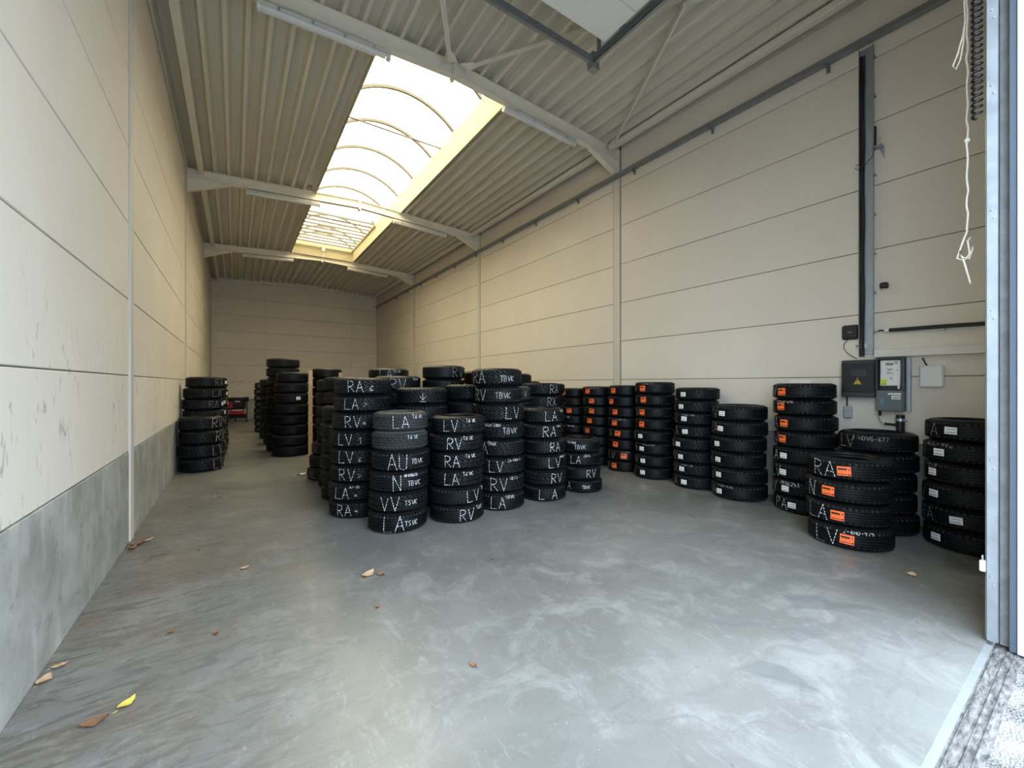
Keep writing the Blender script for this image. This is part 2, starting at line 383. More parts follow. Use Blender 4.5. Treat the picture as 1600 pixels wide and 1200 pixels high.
def roof_beam(y, label):
    yc=y+0.09; t=empty('roof_beam',(0,yc,0)); tag(t,label,'beam','cream roof beams')
    D=0.20; fw=0.055
    for s in (-1,1):
        xe=XL+0.045 if s<0 else XR-0.045
        b=MB(); ze,zm=zr(xe),zr(XMID)
        for dz in (0.0,-D+0.012):
            b.prism([(xe,ze+dz-0.012),(XMID,zm+dz-0.012),(XMID,zm+dz),(xe,ze+dz)],'y',-fw,fw)
        b.prism([(xe,ze-D+0.012),(XMID,zm-D+0.012),(XMID,zm-0.012),(xe,ze-0.012)],'y',-0.005,0.005)
        b.obj('rafter', M['steel'], t)
        # haunch below the beam end
        xh=xe-s*0.72; zh=zr(xh)-D; zb=ze-D-0.27
        b=MB(); b.prism([(xe,ze-D),(xh,zh),(xe,zb)],'y',-0.005,0.005)
        b.prism([(xe,zb),(xh,zh),(xh,zh-0.014),(xe,zb-0.014)],'y',-fw,fw)
        b.obj('haunch', M['steel'], t)
        b=MB(); x0,x1=sorted((xe,xe+s*0.022)); b.cbox(x0,x1,-0.075,0.075,zb-0.04,ze+0.03,0.003)
        for zz in (zb+0.02,zb+0.12,ze-0.15,ze-0.04):
            for yy in (-0.045,0.045):
                xa,xb=sorted((xe-s*0.012,xe)); b.box(xa,xb,yy-0.01,yy+0.01,zz-0.01,zz+0.01)
        b.obj('end_plate', M['steel'], t)
    b=MB(); b.box(XMID-0.016,XMID+0.016,-0.07,0.07,zr(XMID)-D-0.05,zr(XMID)-0.014)
    for zz in (-D-0.025,-D+0.05,-0.05):
        for yy in (-0.045,0.045): b.box(XMID-0.032,XMID+0.032,yy-0.012,yy+0.012,zr(XMID)+zz-0.012,zr(XMID)+zz+0.012)
    b.obj('ridge_plate', M['steel'], t)
    return t
roof_beam(FR[0],'cream steel roof beam nearest the camera, crossing in front of skylight')
roof_beam(FR[1],'cream steel roof beam crossing under the middle of skylight')
roof_beam(FR[2],'cream steel roof beam at the far end of skylight')

# edge struts along the eaves, a tie along the back wall
bays_n=[(YF+0.02,FR[0]+0.03,'nearest bay'),(FR[0]+0.15,FR[1]+0.03,'second bay'),(FR[1]+0.15,FR[2]+0.03,'third bay'),(FR[2]+0.15,YB-0.12,'farthest bay')]
for s,x,nm in ((-1,-0.60,'left'),(1,5.97,'right')):
    for ya,yb,bn in bays_n:
        b=MB(); z1=zr(x)-0.012; b.cbox(x-0.05,x+0.05,ya,yb,z1-0.09,z1,0.006)
        tag(b.obj('eaves_strut', M['steel']), f'square cream eaves strut along {nm} wall in {bn}','strut','cream eaves struts')
b=MB()
for s in (-1,1):
    xe=XL+0.02 if s<0 else XR-0.02
    b.beam((xe,YB-0.05,zr(xe)-0.05),(XMID,YB-0.05,zr(XMID)-0.05),0.08,0.09)
    b.beam((xe,YB-0.03,zr(xe)-0.16),(XMID,YB-0.03,zr(XMID)-0.16),0.05,0.03)
tag(b.obj('end_rafter', M['steel']),'cream angle rafter fixed along the top of the far wall','beam')

# wind bracing in the nearest bay
def brace(p,q,label):
    t=empty('roof_brace',p); tag(t,label,'brace','cream roof braces'); P=Vector((0,0,0)); Q=Vector(q)-Vector(p)
    b=MB(); b.beam(P,Q,0.06,0.007); d=(Q-P).normalized(); sd=d.cross(Vector((0,0,1))).normalized()*0.028
    b.beam(P+sd+Vector((0,0,-0.03)),Q+sd+Vector((0,0,-0.03)),0.007,0.06); b.obj('angle_bar', M['steel'], t)
    b=MB(); e=P+d*0.12; f=P-d*0.06
    w=sd*3.6
    b.add([e-w*0.5,e+w*0.5,f+w,f-w,e-w*0.5+Vector((0,0,.008)),e+w*0.5+Vector((0,0,.008)),f+w+Vector((0,0,.008)),f-w+Vector((0,0,.008))],
          [(0,3,2,1),(4,5,6,7),(0,1,5,4),(1,2,6,5),(2,3,7,6),(3,0,4,7)]); b.obj('gusset_plate', M['steel'], t)
brace((2.83,5.36,6.20),(4.42,2.93,6.16),'diagonal cream roof brace running from ridge behind the raised door')
brace((5.92,5.34,6.08),(4.50,2.93,6.15),'diagonal cream roof brace rising from the right wall column')
brace((2.55,5.36,6.20),(1.10,2.93,6.16),'short visible cream roof brace left of the ridge joint')
brace((5.95,0.62,6.08),(4.46,2.90,6.15),'diagonal cream roof brace running forward from mid bay to right front')
brace((2.75,0.62,6.22),(4.38,2.90,6.17),'cream roof brace hidden mostly by the raised door')

# ------------------------------------------------------------------ roof deck
SK0,SK1,SKY0,SKY1=1.66,3.74,FR[0]+0.19,FR[2]-0.02
b=MB()
def slab(xa,xb,ya,yb):
    b.prism([(xa,zr(xa)+0.145),(xb,zr(xb)+0.145),(xb,zr(xb)+0.4),(xa,zr(xa)+0.4)],'y',ya,yb)
for xa,xb in ((XL-0.25,XMID),(XMID,XR+0.25)):
    slab(xa,xb,0.05,SKY0-0.032); slab(xa,xb,SKY1+0.032,YB+0.25)
slab(XL-0.25,SK0-0.032,SKY0,SKY1); slab(SK1+0.032,XR+0.25,SKY0,SKY1)
ceiling=struct(b.obj('ceiling', M['deck']),'trapezoidal steel roof deck in beige with narrow ribs')
PITCH=0.25; PH=0.139
prof=[(-0.5*PITCH,0.128),(-0.058,0.128),(-0.024,0.008),(0.024,0.008),(0.058,0.128)]
allpts=[]
for k in range(-6,30):
    for dx,dz in prof: allpts.append((PH+PITCH*k+dx,dz))
def hgt(x):
    for (xa,za),(xb,zb) in zip(allpts,allpts[1:]):
        if xa<=x<=xb: return za+(zb-za)*(x-xa)/max(1e-9,xb-xa)
    return 0.128
def sheet(xa,xb,ya,yb):
    xs=[xa]+[p[0] for p in allpts if xa+1e-4<p[0]<xb-1e-4]+[xb]
    pts=[(x,zr(x)+hgt(x)) for x in xs]; n=len(pts)
    m=MB(); m.prism(pts+[(x,z+0.003) for x,z in reversed(pts)],'y',ya,yb); m.obj('deck_sheet', M['deck'], ceiling)
def sheets(xa,xb,ya,yb):
    x=PH-0.5*PITCH-3*PITCH*2
    while x<xb:
        a,c=max(x,xa),min(x+3*PITCH,xb)
        # split at the ridge
        if c-a>0.01:
            if a<XMID<c: sheet(a,XMID,ya,yb); sheet(XMID,c,ya,yb)
            else: sheet(a,c,ya,yb)
        x+=3*PITCH
sheets(XL+0.004,XR-0.004,YF,SKY0-0.032)
for ya,yb in ((SKY0-0.032,FR[1]+0.09),(FR[1]+0.09,SKY1+0.032)):
    sheets(XL+0.004,SK0-0.03,ya,yb); sheets(SK1+0.03,XR-0.004,ya,yb)
sheets(XL+0.004,XR-0.004,SKY1+0.032,YB)

# ------------------------------------------------------------------ barrel skylight
KZ0,KZ1=6.245,6.76
b=MB()
b.cbox(SK0-0.03,SK0,SKY0-0.03,SKY1+0.03,KZ0-0.02,KZ1,0.004); b.cbox(SK1,SK1+0.03,SKY0-0.03,SKY1+0.03,KZ0-0.02,KZ1,0.004)
b.box(SK0,SK1,SKY0-0.03,SKY0,6.25,KZ1); b.box(SK0,SK1,SKY1,SKY1+0.03,6.25,KZ1)
win=struct(b.obj('window_1', M['curb']),'long arched skylight of yellowed translucent sheets along the ridge')
RISE=0.42; HW=0.5*(SK1-SK0); XC=0.5*(SK0+SK1)
Rv=(HW*HW+RISE*RISE)/(2*RISE); A0=asin(HW/Rv)
def arc(r,n=18): return [(XC+r*sin(-A0+2*A0*i/n), KZ1+RISE-Rv+r*cos(-A0+2*A0*i/n)) for i in range(n+1)]
ys=[SKY0]+[6.5+1.165*k for k in range(9)]+[SKY1]
for ya,yb in zip(ys,ys[1:]):
    m=MB(); P=arc(Rv); n=len(P)
    m.add([(x,ya,z) for x,z in P]+[(x,yb,z) for x,z in P],[(i,i+1,n+i+1,n+i) for i in range(n-1)]); m.obj('pane', M['sky'], win, True)
for y in ys:
    m=MB(); P=arc(Rv-0.004); Q=arc(Rv-0.055); m.prism(P+Q[::-1],'y',y-0.014,y+0.014)
    # prism of a concave outline: build as quads instead
    m=MB(); n=len(P)
    for i in range(n-1):
        m.add([(P[i][0],y-.023,P[i][1]),(P[i+1][0],y-.023,P[i+1][1]),(Q[i+1][0],y-.023,Q[i+1][1]),(Q[i][0],y-.023,Q[i][1]),
               (P[i][0],y+.023,P[i][1]),(P[i+1][0],y+.023,P[i+1][1]),(Q[i+1][0],y+.023,Q[i+1][1]),(Q[i][0],y+.023,Q[i][1])],
              [(0,1,2,3),(4,7,6,5),(3,2,6,7),(0,4,5,1)])
    m.obj('glazing_bar', M['bar'], win)
for s,nm in ((0,'gable_pane'),(1,'gable_pane')):
    y=(SKY0,SKY1)[s]; m=MB(); P=arc(Rv); m.add([(x,y,z) for x,z in P],[tuple(range(len(P)))]); m.obj(nm, M['sky'], win)
m=MB(); m.tube([(SK0,8.36,KZ1-0.03),(SK1,8.36,KZ1-0.03)],0.016,8); m.obj('tie_bar', M['bar'], win)
# louvred vent at the far end of the skylight
LY0,LY1=13.35,SKY1-0.12
m=MB(); P=arc(Rv-0.01); m.add([(x,LY0,z) for x,z in P]+[(x,LY0+0.02,z) for x,z in P],[tuple(range(len(P)-1,-1,-1)),tuple(range(len(P),2*len(P)))]); m.obj('vent_end_sheet', M['slat'], win)
NS=10
for k in range(NS):
    y=LY0+0.12+(LY1-LY0-0.2)*k/(NS-1); m=MB()
    m.add([(SK0+0.05,y-0.10,6.66),(SK1-0.05,y-0.10,6.66),(SK1-0.05,y+0.13,6.72),(SK0+0.05,y+0.13,6.72),
           (SK0+0.05,y-0.10,6.672),(SK1-0.05,y-0.10,6.672),(SK1-0.05,y+0.13,6.732),(SK0+0.05,y+0.13,6.732)],
          [(0,3,2,1),(4,5,6,7),(0,1,5,4),(1,2,6,5),(2,3,7,6),(3,0,4,7)]); m.obj('louvre_slat', M['slat'], win)
    m=MB(); m.box(SK0+0.03,SK1-0.03,y-0.115,y-0.10,6.625,6.685); m.obj('slat_edge', M['bar'], win)
m=MB(); m.box(SK1-0.05,SK1-0.02,LY0,LY1+0.05,6.60,6.66); m.box(SK0+0.02,SK0+0.05,LY0,LY1+0.05,6.60,6.66)
m.box(SK0,SK1,LY1+0.02,LY1+0.07,6.56,6.64); m.obj('vent_rail', M['curb'], win)
m=MB(); m.box(XC-0.05,XC+0.05,LY1-0.02,LY1+0.06,6.44,6.60); m.tube([(XC,LY1+0.02,6.6),(XC,LY1+0.03,6.25)],0.012,6); m.obj('vent_actuator', M['steel'], win)

# ------------------------------------------------------------------ fluorescent fittings under the beams
def fixture(x0,x1,y,label):
    yc=y+0.09; xm=0.5*(x0+x1); zt=zr(xm)-0.20-0.014
    t=empty('light_fitting',(xm,yc,zt)); sl=math.atan2(zr(x1)-zr(x0),x1-x0); t.rotation_euler=(0,-sl,0)
    tag(t,label,'light fitting','tube light fittings under roof beams')
    h=0.5*(x1-x0)
    b=MB(); b.cbox(-h,h,-0.045,0.045,-0.052,-0.012,0.006); b.obj('housing', M['fixture'], t)
    b=MB(); pr=[(-0.05,-0.05),(-0.05,-0.078),(-0.032,-0.112),(0.0,-0.122),(0.032,-0.112),(0.05,-0.078),(0.05,-0.05)]
    n=len(pr)
    b.add([(-h+0.03,p[0],p[1]) for p in pr]+[(h-0.03,p[0],p[1]) for p in pr],[(i,i+1,n+i+1,n+i) for i in range(n-1)]); b.obj('diffuser', M['diffuser'], t)
    for s in (-1,1):
        b=MB(); xa,xb=sorted((s*h,s*(h-0.035))); b.prism([(p[0]*1.04,p[1]-0.002) for p in pr],'x',xa,xb); b.obj('end_cap', M['fixture'], t)
    for s in (-1,1):
        b=MB(); b.tube([(-h+0.06,s*0.02,-0.082),(h-0.06,s*0.02,-0.082)],0.013,8); b.obj('lamp_tube', M['tube'], t)
    for k in range(4):
        x=-h+0.22+k*(2*h-0.44)/3; b=MB(); b.box(x-0.012,x+0.012,-0.056,-0.05,-0.075,-0.03); b.obj('clip', M['galv'], t); b=MB(); b.box(x-0.012,x+0.012,0.05,0.056,-0.075,-0.03); b.obj('clip', M['galv'], t)
    for s in (-0.6,0.6):
        b=MB(); b.box(s*h-0.02,s*h+0.02,-0.03,0.03,-0.014,0.0); b.obj('mounting_foot', M['galv'], t)
nb=('nearest','middle','farthest')
for k,y in enumerate(FR):
    fixture(0.20,1.74,y,f'long tube light fitting left of skylight under the {nb[k]} roof beam')
    fixture(3.58,5.12,y,f'long tube light fitting right of skylight under the {nb[k]} roof beam')

# ------------------------------------------------------------------ raised overhead door, tracks and jamb
dr=empty('door_1',(0,0,0)); struct(dr,'cream sectional overhead door raised under the roof')
DZT=5.66
for k in range(6):
    ya=0.62+0.476*k; b=MB(); b.cbox(DX0+0.02,DX1-0.06,ya,ya+0.470,DZT,DZT+0.045,0.005); b.obj('door_panel', M['doorpan'], dr)
for k in range(2):
    za=4.56+0.5*k; b=MB(); b.cbox(DX0+0.02,DX1-0.06,0.44,0.485,za,za+0.494,0.005); b.obj('door_panel', M['doorpan'], dr)
def ctrack(b,x,ya,yb,z):
    b.box(x,x+0.008,ya,yb,z-0.05,z+0.05); b.box(x-0.04,x,ya,yb,z+0.042,z+0.05); b.box(x-0.04,x,ya,yb,z-0.05,z-0.042)
    b.box(x-0.04,x-0.034,ya,yb,z-0.05,z-0.03)
b=MB(); ctrack(b,DX1+0.045,0.55,3.80,DZT+0.0)
tr=tag(b.obj('door_track', M['darkgalv']),'dark zinc ceiling track along right edge of raised door','track')
b=MB(); b.box(DX1+0.055,DX1+0.10,0.7,3.82,DZT+0.055,DZT+0.075); b.box(DX1+0.0,DX1+0.11,3.72,3.82,DZT-0.10,DZT+0.10); b.obj('track_angle', M['darkgalv'], tr)
for k in range(7):
    y=0.86+0.476*k
    if y>3.7: break
    b=MB(); b.box(DX1-0.07,DX1+0.03,y-0.035,y+0.035,DZT+0.047,DZT+0.052); b.box(DX1-0.02,DX1+0.0,y-0.03,y+0.03,DZT+0.03,DZT+0.09)
    b.tube([(DX1-0.02,y,DZT+0.07),(DX1+0.04,y,DZT+0.07)],0.02,10); b.obj('roller_bracket', M['galv'], dr)
for y in (2.1,3.7):
    b=MB(); b.box(DX1+0.07,DX1+0.10,y-0.02,y+0.02,DZT+0.07,zr(3.8)-0.0); b.obj('track_hanger', M['darkgalv'], tr)
b=MB(); b.box(DX0,DX1+0.0,3.735,3.775,DZT-0.04,DZT+0.02); b.box(DX0,DX1,3.735,3.738,DZT+0.02,DZT+0.05)
tag(b.obj('track_cross_bar', M['darkgalv']),'zinc cross bar joining the ceiling door tracks','bar')
# right-hand jamb
jr=empty('door_jamb',(3.80,0.4,0)); tag(jr,'galvanised door jamb with track at the right edge of the opening','door jamb')
def jbox(name,m,*a):
    b=MB(); x0,x1,y0,y1,z0,z1=a; b.cbox(x0-3.80,x1-3.80,y0-0.4,y1-0.4,z0,z1,0.003); return b.obj(name, M[m], jr)
jbox('vertical_track','galv',3.763,3.80,0.407,0.455,0.01,5.2)
jbox('track_lip','galv',3.790,3.86,0.455,0.463,0.01,5.2)
jbox('infill_strip','jambc',3.785,3.85,0.366,0.405,0.0,4.49)
jbox('steel_angle','slate',3.735,3.85,0.335,0.364,0.0,4.49)
jbox('reveal_sheet','cladding',3.728,3.85,0.06,0.333,0.0,4.49)
for z in (0.35,1.05,1.95,2.55,3.3,3.75):
    for dz in (0,0.05):
        b=MB(); b.lathe([(0,0),(0.006,0),(0.005,0.004),(0,0.005)],8); o=b.obj('bolt', M['galv'], jr); o.location=(3.763-3.80,0.425-0.4+0.01*(dz>0),z+dz); o.rotation_euler=(0,-pi/2,0)
b=MB(); b.cbox(-0.014,0.014,-0.012,0.012,-0.045,0.02,0.004); lk=tag(b.obj('padlock', M['whiteplastic']),'small white padlock hanging on the door jamb track','padlock')
lk.location=(3.748,0.468,0.47)
b=MB(); b.tube([(-0.009,0,0.015),(-0.009,0,0.04),(0,0,0.05),(0.009,0,0.04),(0.009,0,0.015)],0.003,6); b.obj('shackle', M['galv'], lk)
# coiled black cable and pull rope by the jamb
pts=[]
for i in range(620):
    a=i*0.52; pts.append((3.80+0.020*cos(a),0.497+0.020*sin(a),3.20+i*0.0031))
b=MB(); b.tube(pts,0.0075,6); tag(b.obj('coiled_cable', M['cable']),'black coiled spring cable hanging beside the door jamb','cable')
def wob(i,s): return s*(sin(i*1.7)+0.6*sin(i*3.9+1))
RX,RY=3.90,0.552
pts=[(RX+wob(i,0.004),RY+wob(i+5,0.003),5.1-i*0.05) for i in range(52)]
z0=pts[-1][2]
knot=[(0.0,0,0),(-0.02,0.005,-0.06),(-0.05,0.01,-0.16),(-0.06,0.0,-0.22),(-0.02,0.01,-0.25),(0.015,0,-0.20),(0.0,0.01,-0.08),(0.02,0,-0.06),(0.03,0,-0.16),(0.01,0.01,-0.24),(-0.03,0,-0.22),(-0.045,0.008,-0.16),(-0.015,0,-0.28),(0.0,0,-0.36),(0.012,0,-0.42),(0.02,0,-0.46)]
pts+=[(RX+p[1],RY-p[0]*0.75,z0-0.01+p[2]*0.75) for p in knot]
b=MB(); b.tube(pts,0.0055,6); rp=tag(b.obj('pull_rope', M['rope'],None,True),'frayed cream pull rope with knotted loops hanging by the jamb','rope')
lp=[(RX+0.0*q,RY-(px-RX)*0.85,pz) for px,q,pz in [(RX,RY,4.4),(RX-0.008,RY,4.2),(RX-0.015,RY,4.0),(RX-0.01,RY,3.9),(RX-0.02,RY,3.82),(RX-0.05,RY,3.70),(RX-0.075,RY,3.64),(RX-0.06,RY,3.61),(RX-0.035,RY,3.66),(RX-0.02,RY,3.76),(RX-0.012,RY,3.88)]]
b=MB(); b.tube(lp,0.005,6); b.obj('rope_loop', M['rope'], rp, True)
b=MB(); b.lathe([(0,-0.02),(0.012,-0.012),(0.016,0),(0.012,0.012),(0,0.02)],10,c=(RX+0.002,RY,3.12)); b.obj('knot', M['rope'], rp, True)

# ------------------------------------------------------------------ cable trays and electrics on the right wall
t=empty('cable_tray',(XR-0.006,11,5.58)); tag(t,'long zinc cable tray running the length of the right wall','cable tray')
b=MB(); y0,y1=YF+0.06-11,YB-0.1-11
b.box(-0.115,-0.012,y0,y1,-0.002,0.002); b.box(-0.115,-0.112,y0,y1,0.0,0.055); b.box(-0.015,-0.012,y0,y1,0.0,0.055)
b.obj('channel', M['darkgalv'], t)
y=2.07-1.52
while y<YB-0.2:
    b=MB(); b.box(-0.11,0.0,y-11-0.02,y-11+0.02,-0.022,-0.003); b.prism([(-0.10,-0.02),(0.0,-0.02),(0.0,-0.09)],'y',y-11-0.003,y-11+0.003)
    b.box(-0.008,0.0,y-11-0.02,y-11+0.02,-0.09,-0.02); b.obj('bracket', M['darkgalv'], t); y+=1.52
for k,(dx,dz) in enumerate(((-0.09,0.012),(-0.07,0.014),(-0.05,0.012),(-0.06,0.028))):
    b=MB(); b.tube([(dx+0.006*sin(i*1.3+k),1.70-11+i*0.62,0.005+dz) for i in range(33)],0.009,6); b.obj('cable', M['cable'], t)
t=empty('vertical_cable_tray',(XR-0.006,1.66,1.91)); tag(t,'vertical zinc tray dropping to the meter cabinet','cable tray')
H_=5.545-1.91
b=MB(); b.box(-0.012,-0.004,-0.035,0.09,0,H_); b.box(-0.05,-0.004,-0.038,-0.034,0,H_); b.box(-0.05,-0.004,0.09,0.094,0,H_); b.obj('channel', M['galv'], t)
for k in range(8):
    b=MB(); z=0.25+k*0.46; b.box(-0.03,0,-0.060,-0.038,z-0.006,z+0.006); b.tube([(-0.03,-0.05,z),(-0.03,-0.05,z+0.03)],0.004,5); b.obj('hook', M['darkgalv'], t)
for k in range(4):
    b=MB(); b.tube([(-0.030-0.012*(k%2),0.050+0.011*k+0.003*sin(i*0.9+k*2),-0.03+i*0.1325) for i in range(28)],0.0075,6); b.obj('cable', M['cable'], t)
# small aerial on an angle bracket with a cable loop
t=empty('aerial',(XR,1.56,4.30)); tag(t,'small black stub aerial on a metal bracket beside vertical tray','aerial')
b=MB(); b.tube([(-0.09,0.03,0.02),(-0.09,0.03,0.24)],0.011,8); b.obj('stub', M['blackplastic'], t)
b=MB(); b.box(-0.12,0.0,-0.03,0.06,0.0,0.006); b.prism([(-0.03,0.0),(-0.03,-0.13),(0.02,0.0)],'x',-0.008,0.0) ; b.obj('bracket', M['galv'], t)
b=MB(); b.tube([(-0.09,0.03,0.0),(-0.09,0.06,-0.10),(-0.085,0.12,-0.16),(-0.07,0.19,-0.19),(-0.06,0.225,-0.16),(-0.06,0.21,-0.12),(-0.06,0.17,-0.13)],0.004,6); b.obj('lead', M['cable'], t)
# round-cornered movement sensor
b=MB(); b.cbox(-0.07,0,-0.036,0.036,-0.036,0.036,0.014); o=tag(b.obj('motion_sensor', M['blackplastic']),'small black wall sensor above the black pipe','sensor'); o.location=(XR,1.525,2.69)
b=MB(); b.box(-0.055,-0.025,-0.02,0.02,-0.040,-0.034); b.obj('lens', M['whiteplastic'], o)
# router, its lead and the socket below
b=MB(); b.cbox(-0.04,0,-0.082,0.082,-0.088,0.088,0.016); o=tag(b.obj('router', M['blackplastic']),'black router box mounted left of the vertical tray','router'); o.location=(XR,1.845,2.185)
b=MB(); b.box(-0.0415,-0.040,-0.022,0.022,-0.006,0.006); b.obj('logo', M['greyink'], o)
b=MB(); b.tube([(-0.02,0.02,-0.08),(-0.02,0.06,-0.14),(-0.02,0.065,-0.19),(-0.02,0.03,-0.25),(-0.02,-0.03,-0.30),(-0.02,-0.07,-0.325)],0.004,6); b.obj('lead', M['cable'], o)
b=MB(); b.cbox(-0.03,0,-0.055,0.055,-0.028,0.028,0.005); o=tag(b.obj('wall_socket', M['whiteplastic']),'white double wall socket under the router','socket'); o.location=(XR,1.745,2.01)
for s in (-1,1):
    b=MB(); b.lathe([(0.0,0),(0.012,0),(0.012,0.003),(0.016,0.004)],12); p=b.obj('outlet', M['greyink'], o); p.location=(-0.031,s*0.028,0); p.rotation_euler=(0,-pi/2,0)
# fuse box
t=empty('fuse_box',(XR,1.74,1.40)); tag(t,'black fuse cabinet with yellow electrical warning triangle','fuse box')
b=MB(); b.cbox(-0.13,0,-0.160,0.160,0.0,0.44,0.008); b.obj('body', M['darkgrey'], t)
b=MB(); b.cbox(-0.142,-0.131,-0.150,0.150,0.06,0.40,0.004); cv=b.obj('cover', M['blackplastic'], t)
b=MB(); b.box(-0.1435,-0.1425,-0.08,0.06,0.25,0.33); b.obj('inspection_window', M['darkgrey'], cv)
for zz in (-0.0,0.40):
    b=MB(); b.box(-0.05,-0.0,0.160,0.172,zz+0.01,zz+0.035); b.obj('mounting_lug', M['lightgrey'], t)
b=MB(); a=0.042; b.prism([(-a,0.155),(a,0.155),(0,0.228)],'x',-0.1448,-0.1432); sg=b.obj('warning_sign', M['yellow'], t)
b=MB()
for p,q in (((-a*.82,.163),(a*.82,.163)),((a*.82,.163),(0,.218)),((0,.218),(-a*.82,.163))):
    b.beam((-0.1453,p[0],p[1]),(-0.1453,q[0],q[1]),0.006,0.001,up=(1,0,0))
for p,q in (((.006,.205),(-.006,.186)),((-.006,.186),(.007,.186)),((.007,.186),(-.002,.170))):
    b.beam((-0.1453,p[0],p[1]),(-0.1453,q[0],q[1]),0.006,0.001,up=(1,0,0))
b.obj('bolt_symbol', M['ink'], sg)
# meter cabinet
t=empty('meter_cabinet',(XR,1.455,1.25)); tag(t,'slate grey electricity meter cabinet with white meter behind window','meter cabinet')
b=MB(); b.box(-0.02,0,-0.155,0.115,0.0,0.605); b.obj('backboard', M['lightgrey'], t)
b=MB(); b.cbox(-0.15,-0.02,-0.115,0.115,0.0,0.235,0.008); lo=b.obj('lower_case', M['midgrey'], t)
b=MB(); b.cbox(-0.06,-0.02,-0.115,0.115,0.237,0.61,0.004); b.box(-0.15,-0.06,-0.115,-0.100,0.237,0.61); b.box(-0.15,-0.06,0.100,0.115,0.237,0.61); b.box(-0.15,-0.06,-0.10,0.10,0.585,0.61); b.obj('upper_case', M['darkgrey'], t)
b=MB(); b.cbox(-0.125,-0.061,-0.085,0.085,0.285,0.575,0.008); mt=b.obj('meter', M['whiteplastic'], t)
b=MB(); b.box(-0.127,-0.1255,-0.03,0.035,0.515,0.545); b.obj('display', M['lcd'], mt)
b=MB()
for yy,zz,ww in ((0.0,0.475,0.05),(0.0,0.462,0.04),(0.01,0.44,0.03),(0.0,0.425,0.06),(-0.01,0.375,0.03),(-0.015,0.355,0.02),(-0.06,0.46,0.014)): b.box(-0.127,-0.1255,yy-ww/2,yy+ww/2,zz-0.004,zz+0.004)
b.obj('print', M['greyink'], mt)
b=MB(); b.box(-0.127,-0.1255,0.025,0.083,0.290,0.36); lm=b.obj('lime_label', M['lime'], mt)
b=MB(); b.box(-0.1275,-0.1272,0.035,0.07,0.30,0.31); b.obj('print', M['greyink'], lm)
b=MB(); b.lathe([(0,0),(0.02,0),(0.018,0.006),(0,0.007)],14); p=b.obj('button', M['lightgrey'], mt); p.location=(-0.1255,-0.055,0.545); p.rotation_euler=(0,-pi/2,0)
b=MB(); b.tube([(-0.135,-0.082,0.56),(-0.14,-0.085,0.45),(-0.137,-0.078,0.25)],0.011,6); b.obj('white_strap', M['whiteplastic'], t)
b=MB(); b.box(-0.1515,-0.150,-0.10,0.01,0.185,0.205); b.box(-0.1515,-0.150,-0.095,-0.02,0.135,0.175); w=b.obj('paper_label', M['whiteplastic'], lo)
b=MB(); b.box(-0.1518,-0.1516,-0.09,-0.03,0.148,0.156); b.obj('print', M['ink'], w)
b=MB()
for k in range(4): b.box(-0.1515,-0.150,0.045,0.085-0.01*(k%2),0.085+0.016*k,0.093+0.016*k)
b.obj('blue_print', M['blue'], lo)
b=MB(); b.box(-0.05,-0.02,-0.153,-0.13,0.0,0.60)
for k in range(6): b.box(-0.055,-0.048,-0.150,-0.133,0.05+k*0.1,0.07+k*0.1)
b.obj('side_rail', M['galv'], t)
# incoming duct and small conduit
t=empty('supply_duct',(XR,1.38,0.95)); tag(t,'black supply duct running down from the meter cabinet','pipe')
b=MB(); b.tube([(-0.06,0,-0.93),(-0.06,0,0.10),(-0.06,0,0.26)],0.038,14); b.obj('pipe', M['blackplastic'], t)
b=MB(); b.lathe([(0.039,0),(0.044,0),(0.044,0.03),(0.039,0.03)],14,c=(-0.06,0,0.19)); b.box(-0.06,0,-0.05,0.05,0.195,0.205); b.obj('clamp', M['galv'], t)
t=empty('conduit',(XR,1.56,1.10)); tag(t,'thin bent conduit with black fitting under meter cabinet','conduit')
b=MB(); b.tube([(-0.05,0.0,0.145),(-0.05,0.0,0.05),(-0.05,-0.01,0.02),(-0.05,-0.04,0.0),(-0.05,-0.139,-0.005)],0.008,8); b.obj('pipe', M['copper'], t)
b=MB(); b.tube([(-0.05,-0.045,0.0),(-0.05,-0.052,0.0),(-0.05,-0.052,0.0),(-0.05,-0.13,-0.003)],[0.018,0.018,0.012,0.012],8); b.tube([(-0.05,-0.125,-0.003),(-0.05,-0.135,-0.003)],0.018,8); b.obj('coupling', M['blackplastic'], t)
b=MB(); b.tube([(-0.05,0,0.09),(-0.05,0,0.149)],0.014,8); b.obj('gland', M['blackplastic'], t)
# little grey box with lead
b=MB(); b.cbox(-0.045,0,-0.042,0.042,-0.072,0.072,0.008); o=tag(b.obj('junction_box', M['lightgrey']),'small grey junction box hanging under the fuse cabinet','junction box'); o.location=(XR,1.865,1.215)
b=MB(); b.tube([(-0.025,0.01,0.07),(-0.025,0.01,0.185)],0.007,6); b.obj('lead', M['cable'], o)
b=MB(); b.box(-0.047,-0.045,-0.03,0.03,0.01,0.016); b.obj('seam', M['greyink'], o)
# white unit, trunking and pipe
t=empty('white_wall_unit',(XR,1.14,1.52)); tag(t,'white plastic wall unit below the trunking','wall unit')
b=MB(); b.cbox(-0.05,0,-0.095,0.095,0.0,0.235,0.014); b.obj('body', M['whiteplastic'], t)
b=MB(); b.prism([(-0.085,0.012),(0.03,0.012),(-0.03,0.10),(-0.085,0.12)],'x',-0.053,-0.0505); b.obj('faceplate', M['whiteplastic'], t)
b=MB(); b.tube([(-0.03,0.03,0.23),(-0.03,0.05,0.27),(-0.02,0.07,0.32)],0.007,6); b.obj('lead', M['cable'], t)
b=MB(); b.cbox(XR-0.06,XR-0.001,YF+0.01,1.612,1.865,1.955,0.004); tag(b.obj('trunking', M['offwhite']),'cream plastic trunking running from meter cabinet to front wall','trunking')
t=empty('black_pipe',(XR,1.5,2.17)); tag(t,'black insulated pipe above the cream trunking','pipe')
